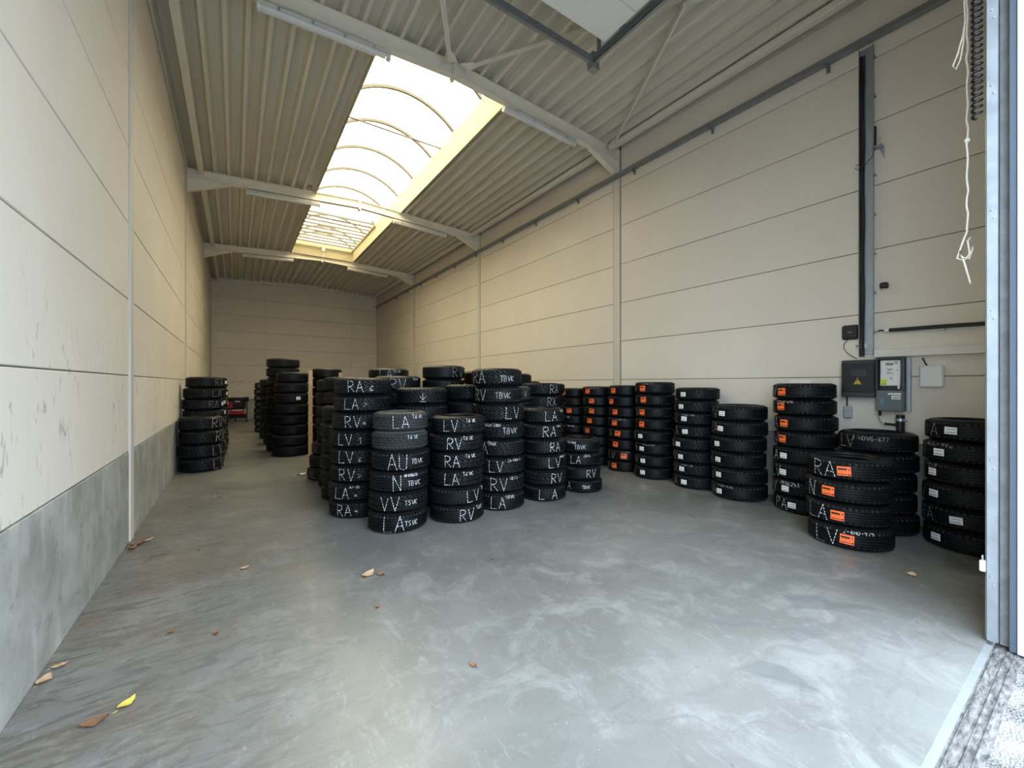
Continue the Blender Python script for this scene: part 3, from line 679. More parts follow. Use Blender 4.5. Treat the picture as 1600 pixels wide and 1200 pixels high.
b=MB(); b.tube([(-0.04,-0.02,0.0),(-0.04,-0.5,-0.005),(-0.04,-1.06,-0.02)],0.021,10); b.obj('pipe', M['blackplastic'], t)
b=MB(); b.tube([(-0.04,-0.02,0.0),(-0.04,0.02,0.0)],0.016,10); b.obj('collar', M['whiteplastic'], t)
b=MB(); b.tube([(-0.04,0.02,0),(-0.03,0.06,0.01),(-0.03,0.085,0.0)],0.008,6); b.obj('lead', M['cable'], t)
for yy in (-0.45,-0.9):
    b=MB(); b.box(-0.06,0,yy-0.01,yy+0.01,-0.045,-0.028); b.obj('clip', M['galv'], t)
b=MB(); b.box(XR-0.0035,XR-0.0015,2.27,2.50,1.565,1.612); tag(b.obj('wall_notice', M['paper']),'white paper strip taped on wall behind an orange stickered stack','notice')

# ------------------------------------------------------------------ tyres
NZ=96
tread_cache={}; side_cache={}
def crown(t):            # tread radius drop, t in -1..1 across the tread
    a=abs(t)
    return 0.003*a*a + (0.0 if a<0.80 else 0.020*((a-0.80)/0.20)**2)
TW=0.84                  # tread share of the section width
def tread_mesh(r,w,kind,fine):
    key=(round(r,3),round(w,3),kind,fine)
    if key in tread_cache: return tread_cache[key]
    N=180 if fine else 60
    if kind=='rib':   gro=(-0.46,-0.16,0.16,0.46); gw=0.06
    elif kind=='fine':gro=(-0.55,-0.28,0.0,0.28,0.55); gw=0.042
    else:             gro=(-0.30,0.30); gw=0.04
    ts=[-1,-0.96,-0.90,-0.84,-0.72,-0.60]
    base=[-1,-0.97,-0.92,-0.86,-0.78,-0.68,0.68,0.78,0.86,0.92,0.97,1]
    rows=set(base)
    for g in gro:
        for d in (-gw,-gw*0.7,gw*0.7,gw): rows.add(round(g+d,4))
    k=-0.6
    while k<0.61:
        if all(abs(k-g)>gw*1.5 for g in gro): rows.add(round(k,3))
        k+=0.1
    rows=sorted(rows); verts=[]
    for j,t in enumerate(rows):
        for i in range(N):
            dep=0.0
            if any(abs(t-g)<gw*0.8 for g in gro): dep=0.012
            if fine:
                if kind=='chevron':
                    ph=(i+int(abs(t)*14))%6
                    if ph==0 and abs(t)>0.06: dep=max(dep,0.009)
                else:
                    if abs(t)>0.60 and i%4==0: dep=max(dep,0.008)
                    elif kind=='rib' and abs(t)<0.55 and (i+int((t+1)*5))%6==0: dep=max(dep,0.006)
            rr=r-crown(t)-dep; a=2*pi*i/N
            verts.append((rr*cos(a),rr*sin(a),w*(0.5+0.5*TW*t)))
    fs=[(j*N+i,j*N+(i+1)%N,(j+1)*N+(i+1)%N,(j+1)*N+i) for j in range(len(rows)-1) for i in range(N)]
    me=bpy.data.meshes.new('tread'); me.from_pydata(verts,[],fs); me.materials.append(M['rubber']); me.update()
    tread_cache[key]=me; return me
def side_mesh(r,w,fine):
    key=(round(r,3),round(w,3),fine)
    if key in side_cache: return side_cache[key]
    rb=r*0.645; e=0.5*(1-TW)*w; r1=r-crown(1.0)
    top=[(r1-0.0005,w-e),(r1-0.010,w-e*0.55),(r1-0.026,w-e*0.2),(r1-0.044,w-e*0.03),(r1-0.056,w),(r1-0.066,w),(r1-0.078,w-0.004),
         (rb+0.030,w-0.020),(rb+0.022,w-0.018),(rb+0.014,w-0.026),(rb+0.002,w-0.034),(rb,w-0.045),(rb+0.004,w-0.052),(rb+0.02,w-0.045),
         (r-0.065,w-0.018),(r-0.035,w-0.022),(r-0.022,w-0.045),(r-0.017,w*0.5)]
    bot=[(a,w-z) for a,z in reversed(top[:-1])]
    b=MB(); b.lathe(top+bot,64 if fine else 40)
    me=bpy.data.meshes.new('tyre'); me.from_pydata(b.v,[],b.f); me.materials.append(M['side']); me.polygons.foreach_set('use_smooth',[True]*len(me.polygons)); me.update()
    side_cache[key]=me; return me

FONT={
'L':[[(0,1),(0,0),(.5,0)]],'V':[[(0,1),(.28,0),(.56,1)]],'A':[[(0,0),(.28,1),(.56,0)],[(.1,.36),(.47,.36)]],
'R':[[(0,0),(0,1),(.4,.95),(.47,.72),(.36,.55),(0,.5)],[(.14,.5),(.52,0)]],'K':[[(0,0),(0,1)],[(.5,1),(0,.45),(.52,0)]],
'T':[[(0,1),(.56,1)],[(.28,1),(.28,0)]],'B':[[(0,0),(0,1),(.4,.9),(.36,.56),(0,.52)],[(.36,.54),(.48,.25),(.36,.02),(0,0)]],
'X':[[(0,1),(.52,0)],[(.52,1),(0,0)]],'N':[[(0,0),(.04,1),(.44,0),(.5,1)]],'U':[[(0,1),(0,.15),(.2,0),(.42,.1),(.46,1)]],
'S':[[(.48,.9),(.2,1),(.02,.75),(.44,.35),(.3,.02),(0,.1)]],'P':[[(0,0),(0,1),(.42,.95),(.46,.65),(0,.5)]],
'D':[[(0,0),(0,1),(.35,.9),(.48,.5),(.35,.1),(0,0)]],'E':[[(.46,1),(0,1),(0,0),(.46,0)],[(0,.5),(.36,.5)]],
'C':[[(.48,.85),(.25,1),(.02,.6),(.05,.25),(.25,0),(.48,.12)]],'O':[[(.25,1),(.02,.5),(.25,0),(.48,.5),(.25,1)]],
'G':[[(.46,.88),(.2,1),(.0,.5),(.2,0),(.46,.1),(.46,.45),(.28,.45)]],'H':[[(0,0),(0,1)],[(.46,0),(.46,1)],[(0,.5),(.46,.5)]],
'Y':[[(0,1),(.26,.5),(.52,1)],[(.26,.5),(.26,0)]],'M':[[(0,0),(.05,1),(.28,.4),(.5,1),(.56,0)]],'W':[[(0,1),(.15,0),(.3,.7),(.45,0),(.6,1)]],
'0':[[(.25,1),(.03,.5),(.25,0),(.45,.5),(.25,1)]],'1':[[(.12,.8),(.26,1),(.26,0)]],'2':[[(.02,.8),(.24,1),(.44,.75),(.02,0),(.48,0)]],
'3':[[(.02,.95),(.4,.95),(.2,.55),(.44,.3),(.22,0),(0,.1)]],'4':[[(.36,0),(.36,1),(0,.35),(.5,.35)]],'5':[[(.46,1),(.06,1),(.04,.55),(.4,.5),(.4,.1),(0,.02)]],
'6':[[(.42,.95),(.08,.5),(.1,.06),(.4,.06),(.42,.4),(.08,.42)]],'7':[[(0,1),(.46,1),(.16,0)]],'8':[[(.24,.52),(.04,.78),(.24,1),(.44,.78),(.24,.52),(.02,.24),(.24,0),(.46,.24),(.24,.52)]],
'9':[[(.42,.6),(.1,.55),(.08,.92),(.4,.95),(.42,.6),(.3,0)]],'-':[[(.05,.45),(.4,.45)]],'.':[[(.05,0),(.1,.05)]],'+':[[(0,.4),(.5,.4)],[(.25,.15),(.25,.65)]],
'<':[[(.55,.7),(.1,.35),(.4,0)],[(0,.0),(.6,.0)]],'>':[[(0,.75),(.5,.45),(.0,.1)]],'d':[[(.3,.95),(.3,.2)],[(0,.6),(.3,.2),(.62,.6)],[(0,0),(.6,0)]],
'o':[[(.5,.55),(.3,.25),(.1,.2),(.02,.4),(.15,.6),(.3,.35),(.5,.15)]],'F':[[(.46,1),(0,1),(0,0)],[(0,.5),(.36,.5)]],'Z':[[(0,1),(.48,1),(0,0),(.5,0)]],'J':[[(.4,1),(.4,.15),(.2,0),(0,.15)]],'I':[[(.1,0),(.1,1)]],'/':[[(0,0),(.4,1)]],
}
def chalk_mesh(r,w,items,seed):
    """items: (text, a, height fraction, centre fraction, stroke); a = where it sits across the face seen from the aisle"""
    R=random.Random(seed); vs=[]; fs=[]
    def P(s,z): 
        t=(z/w-0.5)*2/TW; rr=r-crown(max(-1,min(1,t)))+0.0016
        return (rr*cos(s),rr*sin(s),z)
    for text,ang,hf,cf,sw in items:
        hgt=hf*w; wid=0; 
        for ch in text: wid+=(0.32 if ch==' ' else (0.28 if ch=='.' else 0.74))*hgt
        x=-wid/2; zc=cf*w-hgt/2
        for ch in text:
            if ch==' ': x+=0.32*hgt; continue
            tilt=R.uniform(-.06,.06)
            for st in FONT[ch]:
                pts=[(x+(px+tilt*py)*hgt*1.05, zc+py*hgt+R.uniform(-.02,.02)*hgt) for px,py in st]
                for (xa,za),(xb,zb) in zip(pts,pts[1:]):
                    L=sqrt((xb-xa)**2+(zb-za)**2)
                    if L<1e-5: continue
                    dx,dz=(xb-xa)/L,(zb-za)/L; d=0.0
                    on=0.018 if hgt>0.07 else 0.02; off=0.0085 if hgt>0.07 else 0.002
                    while d<L:
                        l=min(on*R.uniform(.6,1.4),L-d); p0=(xa+dx*d,za+dz*d); p1=(xa+dx*(d+l),za+dz*(d+l)); k=sw*R.uniform(.6,1.15)/2
                        q=[(p0[0]-dz*k,p0[1]+dx*k),(p0[0]+dz*k,p0[1]-dx*k),(p1[0]+dz*k,p1[1]-dx*k),(p1[0]-dz*k,p1[1]+dx*k)]
                        n=len(vs)
                        for (s_,z_) in q: vs.append(P(ang+s_/r, min(max(z_,0.10*w),0.90*w)))
                        fs.append((n,n+1,n+2,n+3)); d+=l+off*R.uniform(.5,1.6)
            x+=(0.28 if ch=='.' else 0.74)*hgt
    me=bpy.data.meshes.new('chalk_lettering'); me.from_pydata(vs,[],fs); me.update(); return me
def patch(b,r,w,ang,zc,sw,sh,off,tilt=0.0,n=6):
    """small sheet wrapped on the tread"""
    vs=[]
    for o in (off,off-0.0012):
        for j in (0,1):
            for i in range(n+1):
                s=(i/n-0.5)*sw; z=(j-0.5)*sh; s2=s*cos(tilt)-z*sin(tilt); z2=s*sin(tilt)+z*cos(tilt)+zc
                t=max(-1,min(1,(z2/w-0.5)*2/TW)); rr=r-crown(t)+o
                vs.append((rr*cos(ang+s2/r),rr*sin(ang+s2/r),z2))
    m=n+1; fs=[(i,i+1,m+i+1,m+i) for i in range(n)]+[(2*m+i,3*m+i,3*m+i+1,2*m+i+1) for i in range(n)]
    fs+=[(i,2*m+i,2*m+i+1,i+1) for i in range(n)]+[(m+i,m+i+1,3*m+i+1,3*m+i) for i in range(n)]+[(0,m,3*m,2*m),(n,2*m+n,3*m+n,m+n)]
    b.add(vs,fs)

ORD=['top','second','third','fourth','fifth','sixth','seventh','eighth','ninth','tenth']
tcount=0
def add_tyre(x,y,z,r,w,kind,fine,marks,sticker,label,dusty=False,faint=False,seed=0,sx=0):
    me=side_mesh(r,w,fine); t=link('tyre',me); t.location=(x,y,z)
    tr=link('tread',tread_mesh(r,w,kind,fine),t)
    if dusty:
        for o,m in ((t,'dustside'),(tr,'dusty')): o.material_slots[0].link='OBJECT'; o.material_slots[0].material=M[m]
    tag(t,label,'tyre','stacked car tyres')
    face=atan2(-y,-x)
    R=random.Random(seed)
    tr.rotation_euler=(0,0,R.uniform(0,6))
    def an(a): return face+asin(max(-.97,min(.97,a)))
    if marks:
        for q,(tx,a,hf,cf) in enumerate(marks):
            me=chalk_mesh(r,w,[(tx,an(a),hf,cf,(0.0070 if hf>0.35 else 0.0045))],seed*7+q); me.materials.append(M['faintchalk' if faint else 'chalk']); link('chalk_lettering',me,t)
    if sticker:
        col,a=sticker[:2]; tilt=R.uniform(-.06,.06); zc=w*(0.5+R.uniform(-.04,.04)); an_=an(a)
        if col=='o':
            b=MB(); patch(b,r,w,an_,zc,0.105,0.088,0.0035,tilt); s=b.obj('orange_sticker', M['orange'], t)
            b=MB(); patch(b,r,w,an_-0.012/r*1.0,zc+0.018,0.066,0.017,0.0043,tilt); patch(b,r,w,an_+0.040/r,zc+0.018,0.010,0.012,0.0043,tilt)
            for k in range(6): patch(b,r,w,an_+(-0.043+0.0125*k)/r,zc-0.030,0.0085,0.008,0.0043,tilt,2)
            patch(b,r,w,an_+0.040/r,zc-0.030,0.018,0.012,0.0043,tilt,2); b.obj('sticker_print', M['ink'], s)
        else:
            b=MB(); patch(b,r,w,an_,zc,0.088,0.066,0.0035,tilt); s=b.obj('white_sticker', M['white'], t)
            b=MB()
            for k in range(7): patch(b,r,w,an_+(-0.030+0.0095*k)/r,zc+0.012,0.007,0.007,0.0043,tilt,2)
            for k in range(9): patch(b,r,w,an_+(-0.032+0.0078*k)/r,zc-0.017,0.0058,0.010,0.0043,tilt,2)
            b.obj('sticker_print', M['greyink'], s)
    return t
def stack(x,y,r,w,n,where,marks=None,stick=None,kinds='rib',fine=False,dusty=(),jit=0.012,dx=None,rad=None,wid=None,faint=False):
    """a pile of n tyres listed from the top; each tyre is a thing of its own"""
    global tcount
    marks=marks or {}; stick=stick or {}
    ws=[(wid or {}).get(k,w) for k in range(n)]; rs=[(rad or {}).get(k,r) for k in range(n)]
    R=random.Random(int(x*1000)*31+int(y*1000))
    z=0.001
    for k in reversed(range(n)):
        ox,oy=(dx or {}).get(k,(0,0)); ox+=R.uniform(-jit,jit); oy+=R.uniform(-jit,jit)
        mk=marks.get(k); st=stick.get(k)
        desc='black tyre'
        if k in dusty: desc='dusty grey tyre'
        extra=''
        if st: extra=' with orange sticker' if st[0]=='o' else ' with white sticker'
        elif mk:
            tx=mk[0][0]
            if all(ch.isalnum() for ch in tx): extra=' chalked '+tx
        posn=(ORD[k] if k==0 else ORD[k]+' from top') if k<n-1 else 'bottom'
        lab=f'{desc}{extra}, {posn} in {where}'
        kd=kinds if isinstance(kinds,str) else kinds[k%len(kinds)]
        add_tyre(x+ox,y+oy,z,rs[k],ws[k],kd,fine,mk,st,lab,k in dusty,faint,tcount)
        tcount+=1; z+=ws[k]+0.0006

B_=0.62   # large chalk letters, share of the section width
def big(t,a,h=B_,c=0.5): return (t,a,h,c)
def sm(t,a,c=0.78,h=0.2): return (t,a,h,c)
O='o'; W='w'
# --- front row of the centre block (left to right)
stack(1.52,4.48,0.315,0.208,6,'leftmost front centre stack',
  {0:[big('LA',0.05),sm('T6 VK',0.6)],1:[sm('T6 VK',0.45,0.72)],2:[big('AU',-0.05,0.75),sm('TBVK',0.55,0.5,0.24)],3:[big('N',0.0,0.75),sm('HF88DEMB',0.4,0.84,0.12),sm('TBVK',0.5,0.45,0.24)],
   4:[big('VV',-0.25,0.7),sm('TSVK',0.42,0.5,0.24)],5:[big('LA',-0.10,0.75),sm('TSVK',0.45,0.48,0.24)]},
  kinds=['rib','rib','fine','fine','chevron','fine'],fine=True,dusty=(0,1),rad={0:0.298,1:0.302},wid={0:0.202,1:0.200,2:0.215,3:0.215,4:0.208,5:0.21},dx={0:(0.02,0.02),1:(0.01,0.02),4:(-0.01,0),5:(-0.015,-0.01)})
stack(2.18,4.39,0.315,0.198,6,'second front centre stack',
  {0:[big('LV',-0.25),sm('T6 VK',0.45)],1:[big('RV',-0.02),sm('T6 VK',0.45)],2:[big('RA',-0.18),sm('T6 VK',0.45)],3:[big('LA',-0.15),sm('T6 VK',0.42)],4:[big('LV',0.65),sm('T6',0.95)],5:[big('RV',0.38),sm('T6 K',0.8)]},
  kinds=['chevron','chevron','chevron','chevron','fine','fine'],fine=True,dx={5:(-0.01,0),4:(-0.01,0)},dusty=())
stack(2.84,4.48,0.309,0.218,8,'tallest front centre stack',
  {0:[big('RA',-0.68,0.7),big('TBVK',0.42,0.3,0.42)],1:[big('RV',-0.72,0.62),big('TBVK',0.2,0.32,0.48)],2:[big('LV',0.55,0.66)],3:[big('A',-0.85,0.62),big('TBVK',0.42,0.32,0.5),sm('AILHT E8BI',-0.3,0.82,0.15)],
   4:[big('RA',-0.75,0.68),sm('TMVK',-0.35,0.78)],5:[big('LV',-0.15,0.6),sm('25-PRX-1',0.6,0.84,0.16),sm('TBVK',-0.85,0.8)],6:[big('RV',0.0,0.7),sm('TBTS',0.55,0.85)],7:[big('LA',-0.05,0.62),sm('TBVK',0.4,0.82)]},
  kinds=['chevron','fine','chevron','chevron','rib','rib','rib','fine'],fine=True,rad={0:0.318,4:0.302,5:0.305},dx={0:(-0.05,0),1:(-0.03,0),2:(-0.005,0),3:(0.0,0)},jit=0.006)
stack(3.55,4.48,0.303,0.205,6,'fourth front centre stack',
  {0:[big('LA',0.45,0.62),sm('TBVK',0.9,0.8,0.15)],1:[big('RA',0.40,0.66),sm('TBVK',0.8,0.85,0.15)],2:[big('RA',0.55,0.55)],3:[big('LV',0.50,0.62),sm('AVBBH',0.8,0.88,0.14)],4:[big('RV',0.58,0.6)],5:[big('L',-0.05,0.6),big('A',0.50,0.6)]},
  kinds=['rib','rib','fine','fine','chevron','fine'],fine=True,rad={0:0.285,1:0.285},dx={0:(-0.02,0),1:(-0.02,0)})
stack(4.24,4.46,0.282,0.192,4,'short four-tyre front centre stack',
  {0:[big('TBVK',0.0,0.3,0.45),sm('TZI9T28',-0.45,0.75,0.14)],1:[big('LA',-0.25,0.55),sm('TBTK',0.3,0.82)],2:[big('RV',0.55,0.55)],3:[big('A',-0.65,0.5),big('TBVK',0.2,0.22,0.5)]},
  kinds='fine',fine=True,dx={3:(0.02,0)})
# --- second row
stack(1.27,5.23,0.334,0.203,8,'tall left corner centre stack',
  {0:[big('RA',-0.22),big('<',0.28,0.36,0.45)],1:[big('LA',-0.35,0.6),big('>',0.1,0.32,0.5)],2:[big('RV',-0.25,0.62),big('o',0.12,0.3,0.45)],3:[big('LV',-0.42,0.62),big('T',0.08,0.34,0.4)],
   4:[big('LV',-0.42,0.66),big('<',0.02,0.32,0.42)],5:[big('RV',-0.40,0.66),big('>',0.0,0.34,0.45)],6:[big('LA',-0.5,0.62),sm('A7-TBI',-0.08,0.85,0.14),big('o',-0.05,0.26,0.4)],7:[big('RA',-0.45,0.62),big('+',-0.05,0.36,0.5)]},
  kinds=['chevron','rib','fine'],fine=True,dx={0:(0.05,0.0),1:(0.04,0),2:(0.02,0),6:(-0.02,-0.01),7:(0.0,-0.01)})
stack(2.07,5.19,0.33,0.215,7,'arrow-marked stack behind front centre row',{0:[big('d',0.05,0.5,0.45)],1:[big('>',0.12,0.42,0.45),sm('-',0.65,0.3)]},kinds='rib',fine=True)
stack(2.76,5.20,0.325,0.221,7,'stack half-hidden behind tallest front stack',{0:[],1:[big('TR',0.35,0.36,0.6)]},kinds=['chevron','fine'],fine=True)
stack(3.47,5.20,0.315,0.217,7,'narrow stack showing beside tallest front stack',{0:[big('V',0.75,0.4,0.5)],1:[big('II',0.75,0.3,0.5)]},kinds='rib',fine=True,dusty=(0,))
stack(4.13,5.29,0.315,0.196,8,'RA and RX stack behind fourth front',{0:[big('RA',0.72,0.68)],1:[big('RX',0.62,0.66)]},kinds='rib',fine=True)
# --- third row and beyond
stack(1.28,6.00,0.318,0.209,6,'low stack behind left corner stack',{1:[sm('VK',-0.55,0.8)],2:[sm('TB',-0.5,0.8)],3:[sm('TUL',-0.4,0.8)]},kinds='rib',faint=True)
stack(1.99,5.92,0.33,0.208,8,'third row stack topped by chalked RV',{0:[big('RV',0.05,0.8,0.42),sm('TBVK',0.75,0.82)]},kinds='fine')
stack(2.69,5.88,0.325,0.203,9,'tall third row stack mid centre',{0:[big('RV',0.70,0.72)],1:[big('LV',0.5,0.5)]},kinds='fine',faint=True)
stack(3.40,5.92,0.31,0.220,8,'rear stack peeking left of tallest front',kinds='fine')
stack(4.06,5.98,0.31,0.216,8,'rear stack peeking right of tallest front',kinds='fine')
stack(4.88,6.02,0.31,0.195,8,'third row stack nearest orange stickers',kinds='fine')
stack(4.90,6.77,0.31,0.201,8,'fourth row stack at right end',kinds='fine')
stack(1.42,6.72,0.315,0.207,8,'ribbed stack just before timber plank',{2:[sm('VK',-0.5,0.85)],4:[sm('TBV',-0.4,0.8)]},kinds='rib',fine=True,faint=True,dx={5:(-0.04,0),6:(-0.06,0),7:(-0.08,0)})
stack(2.12,6.76,0.32,0.200,9,'fourth row stack topped by chalked LA',{0:[big('LA',-0.1,0.7,0.55),sm('T6 VK',0.4,0.75)]},kinds='fine')
stack(1.41,7.38,0.31,0.203,8,'rearmost ribbed stack beside timber plank',{7:[big('RL',-0.7,0.5)],5:[big('RV',-0.85,0.5)]},kinds='rib',faint=True,dx={5:(-0.05,0),6:(-0.10,0),7:(-0.12,0)})
stack(1.76,10.20,0.32,0.211,9,'far stack behind standing timber plank',kinds='fine')
stack(2.30,8.6,0.31,0.205,8,'dusty-topped stack above left corner stack',kinds='fine',dusty=(0,1))
# --- dark group in the middle of the left aisle
stack(1.05,10.27,0.345,0.226,8,'aisle stack with single white sticker',{1:[sm('I',0.85,0.6,0.3)]},{2:(W,0.35)},kinds='fine',rad={0:0.33,1:0.345,6:0.375,7:0.38},dx={0:(0.02,0),6:(-0.03,0),7:(-0.03,0)},fine=True)
stack(0.95,11.06,0.345,0.214,10,'tallest aisle stack',kinds='fine',fine=True)
stack(0.93,12.40,0.33,0.194,5,'low aisle stack beyond the tallest',{1:[sm('I',-0.7,0.6)],2:[sm('I',-0.7,0.6)]},kinds='fine',faint=True)
stack(0.90,13.70,0.33,0.210,8,'shadowed aisle stack beyond low one',kinds='fine')
stack(0.84,15.60,0.33,0.199,8,'farthest aisle stack',{k:[sm('RV',-0.6,0.5,0.4)] for k in range(8)},kinds='fine')
# --- along the left wall
stack(-0.51,9.34,0.329,0.243,4,'low front stack against left wall',{0:[big('RV',0.78,0.7)],1:[big('RA',0.88,0.7)],2:[big('LV',0.82,0.7)],3:[big('LV',0.82,0.7)]},kinds='rib',fine=True)
stack(-0.51,10.06,0.332,0.211,8,'second stack along left wall',{0:[big('RA',0.75,0.6)],1:[big('LA',0.65,0.6)],2:[big('RA',0.55,0.6)],3:[big('LV',0.6,0.6)]},{2:(W,0.93)},kinds='rib',fine=True,faint=True,rad={0:0.31},dx={0:(0.03,0)})
stack(-0.46,10.95,0.31,0.212,8,'third stack along left wall',{k:[big('RV',0.85,0.5)] for k in range(3,8)},{0:(W,0.9),2:(W,0.85),3:(W,0.9)},kinds='fine',rad={0:0.26},dx={0:(0.05,0)})
stack(-0.46,11.75,0.32,0.205,8,'fourth stack along left wall',{k:[big('LV',0.85,0.5)] for k in range(8)},{1:(W,0.9),4:(W,0.85)},kinds='fine')
stack(-0.46,12.70,0.32,0.194,8,'fifth stack along left wall',{k:[big('RA',0.85,0.5)] for k in range(8)},{0:(W,0.9),2:(W,0.9)},kinds='fine')
# --- along the right wall, far to near
stack(5.91,6.42,0.30,0.183,8,'farthest right wall stack',{3:[sm('VK',-0.4,0.8)],4:[sm('TBV BB',-0.2,0.85)]},{0:(O,-0.72),1:(O,-0.8),2:(O,-0.35),3:(O,-0.85),4:(O,-0.75)},kinds='fine')
stack(5.91,5.75,0.29,0.188,8,'second farthest right wall stack',{0:[sm('E8-GUI-8',-0.2,0.84,0.16)],1:[big('I',-0.9,0.5)],2:[sm('V',-0.85,0.6)],4:[sm('RA',-0.9,0.6)]},{0:(O,-0.65),1:(O,-0.42),2:(O,-0.42),3:(O,-0.55),4:(O,-0.7)},kinds='fine',faint=True)
stack(5.91,5.07,0.298,0.191,8,'third farthest right wall stack',{2:[big('L',-0.9,0.6)],3:[sm('1-EZD-ED9',-0.2,0.86,0.16)],4:[big('A',-0.8,0.6)],6:[big('LV',-0.75,0.6),sm('2-NX08',0.05,0.88,0.16)],7:[big('RA',-0.92,0.5)]},
  {0:(O,-0.7),1:(O,-0.78),2:(O,-0.62),3:(O,-0.58),4:(O,-0.42),5:(O,-0.55),6:(O,-0.05),7:(O,-0.6)},kinds='fine',faint=True)
stack(5.88,4.40,0.318,0.198,8,'fourth farthest right wall stack',{0:[sm('E-OOZ-917',-0.3,0.86,0.16),big('U',-0.93,0.5)],1:[big('R',-0.92,0.5)],2:[big('RV',-0.92,0.6)],3:[big('L',-0.92,0.6)],4:[big('R',-0.93,0.6)],5:[sm('1-EZT-929',-0.3,0.84,0.16),big('RV',-0.92,0.5)],6:[big('AV',-0.93,0.6)],7:[big('V',-0.93,0.6)]},
  {0:(O,-0.60),1:(O,-0.58),2:(O,-0.66),3:(O,-0.66),4:(W,-0.66),5:(W,-0.64),6:(W,-0.58),7:(W,-0.56)},kinds='fine',fine=True,faint=True,dx={4:(-0.02,0),5:(-0.02,0),6:(-0.03,0),7:(-0.03,0)})
stack(5.88,3.66,0.322,0.187,8,'taller all-white-sticker right wall stack',{2:[big('U',-0.85,0.6),sm('1-EDS-763',-0.35,0.85,0.16)],3:[big('A',-0.85,0.7)],4:[big('RA',-0.95,0.6)],5:[big('RV',-0.93,0.6)],6:[big('RV',-0.93,0.6),sm('Y-GDD-1BC',-0.4,0.88,0.16)],7:[big('LA',-0.9,0.6)],0:[big('V',-0.95,0.6)],1:[big('V',-0.95,0.6)]},
  {k:(W,a) for k,a in enumerate((-0.62,-0.68,-0.52,-0.50,-0.72,-0.66,-0.62,-0.50))},kinds='rib',fine=True,faint=True,rad={0:0.315,1:0.315,2:0.315,3:0.315},dx={0:(0.04,0),1:(0.02,0),4:(-0.01,0),6:(-0.01,0),7:(-0.01,0)})
stack(5.80,2.965,0.342,0.211,6,'six-tyre all-white-sticker right wall stack',{0:[big('RV',-0.9,0.7)],1:[big('RA',-0.9,0.7)],2:[big('L',-0.93,0.6)],3:[big('A',-0.9,0.6)],4:[big('V',-0.9,0.7)],5:[big('RA',-0.93,0.6),sm('1-U81-CXZ',-0.5,0.86,0.16)]},
  {k:(W,a) for k,a in enumerate((-0.6,-0.66,-0.75,-0.70,-0.72,-0.70))},kinds='fine',fine=True,faint=True)
stack(5.88,2.20,0.327,0.195,8,'right wall stack beside fuse cabinet',{0:[big('V',-0.9,0.8)],1:[sm('E-GTK-3HE',-0.6,0.88,0.17),big('H',-0.94,0.6)],2:[big('A',-0.9,0.7)],3:[big('V',-0.9,0.8)],4:[big('LA',-0.9,0.6)],5:[big('LV',-0.88,0.7)],6:[sm('PPDK253',-0.42,0.8,0.22),big('RV',-0.93,0.6)],7:[big('PA',-0.72,0.62)]},
  {0:(O,-0.68),1:(O,-0.72),2:(O,-0.66),3:(O,-0.72),4:(W,-0.62),5:(W,-0.66),6:(W,-0.56),7:(W,-0.40)},kinds='fine',fine=True,dx={4:(-0.02,0.0),5:(-0.025,0),6:(-0.03,0),7:(-0.03,0)})
# --- near right group
stack(5.07,1.52,0.336,0.209,4,'low front right stack',{0:[big('RA',-0.55,0.72)],1:[big('N',-0.78,0.72)],2:[big('LA',-0.66,0.66)],3:[big('LV',-0.48,0.7),sm('2-6HD-979',0.22,0.86,0.17)]},
  {0:(O,-0.12),1:(O,-0.42),2:(O,-0.22),3:(O,-0.05)},kinds='fine',fine=True,dusty=(),dx={0:(0.03,0.0),1:(0.005,0.01),2:(-0.01,0.01),3:(-0.015,-0.01)})
stack(5.80,1.49,0.330,0.208,5,'dark stack under meter cabinet',{0:[big('LV',-0.72,0.6),sm('1-HDVG-677',-0.15,0.72,0.2)]},kinds='fine',fine=True,faint=True)
stack(5.80,0.80,0.320,0.203,6,'right stack beside door jamb',{0:[big('A',-0.75,0.62)],1:[sm('1-RUU-902',-0.7,0.85,0.22),big('N',-0.93,0.5)],2:[sm('V-ECO',-0.85,0.85,0.22),big('V',-0.97,0.5)],3:[big('V',-0.93,0.6)],4:[big('RA',-0.85,0.6)]},
  {0:(W,-0.42),1:(W,-0.62),2:(W,-0.80),3:(W,-0.72),4:(W,-0.25),5:(W,-0.70)},kinds='fine',fine=True,faint=True)

# ------------------------------------------------------------------ odds and ends
b=MB(); b.beam((1.095,7.93,0.0),(1.10,7.97,1.80),0.022,0.07,up=(0.85,0.52,0)); tag(b.obj('timber_plank', M['wood']),'raw timber plank standing upright against left flank of block','plank')
b=MB(); b.beam((1.60,7.82,0.0),(1.57,7.86,1.76),0.022,0.05,up=(0.85,0.52,0)); tag(b.obj('timber_plank', M['wood']),'second timber plank, only its top tip visible above left corner stack','plank')
# dark folded cart with red covers at the far end
t=empty('folded_cart',(0.02,20.6,0)); tag(t,'dark folded cart with red covers and small wheels at back wall','cart')
b=MB()
for s in (-0.40,0.40):
    b.tube([(s,0.25,0.12),(s,0.0,0.5),(s,-0.15,0.98)],0.02,8); b.tube([(s,-0.25,0.12),(s,0.05,0.6)],0.018,8)
b.tube([(-0.40,-0.15,0.98),(0.40,-0.15,0.98)],0.022,8); b.obj('frame', M['blackplastic'], t)
b=MB(); b.cbox(-0.36,0.36,-0.16,0.12,0.50,0.95,0.05); b.obj('seat_back', M['blackfab'], t)
b=MB(); b.cbox(-0.34,-0.10,-0.20,-0.165,0.55,0.80,0.02); b.obj('red_cover', M['red'], t)
b=MB(); b.cbox(-0.20,0.30,-0.30,0.0,0.30,0.46,0.03); b.obj('red_cover', M['red'], t)
b=MB(); b.cbox(-0.10,0.22,-0.305,-0.28,0.46,0.49,0.01); b.obj('cloth', M['paper'], t)
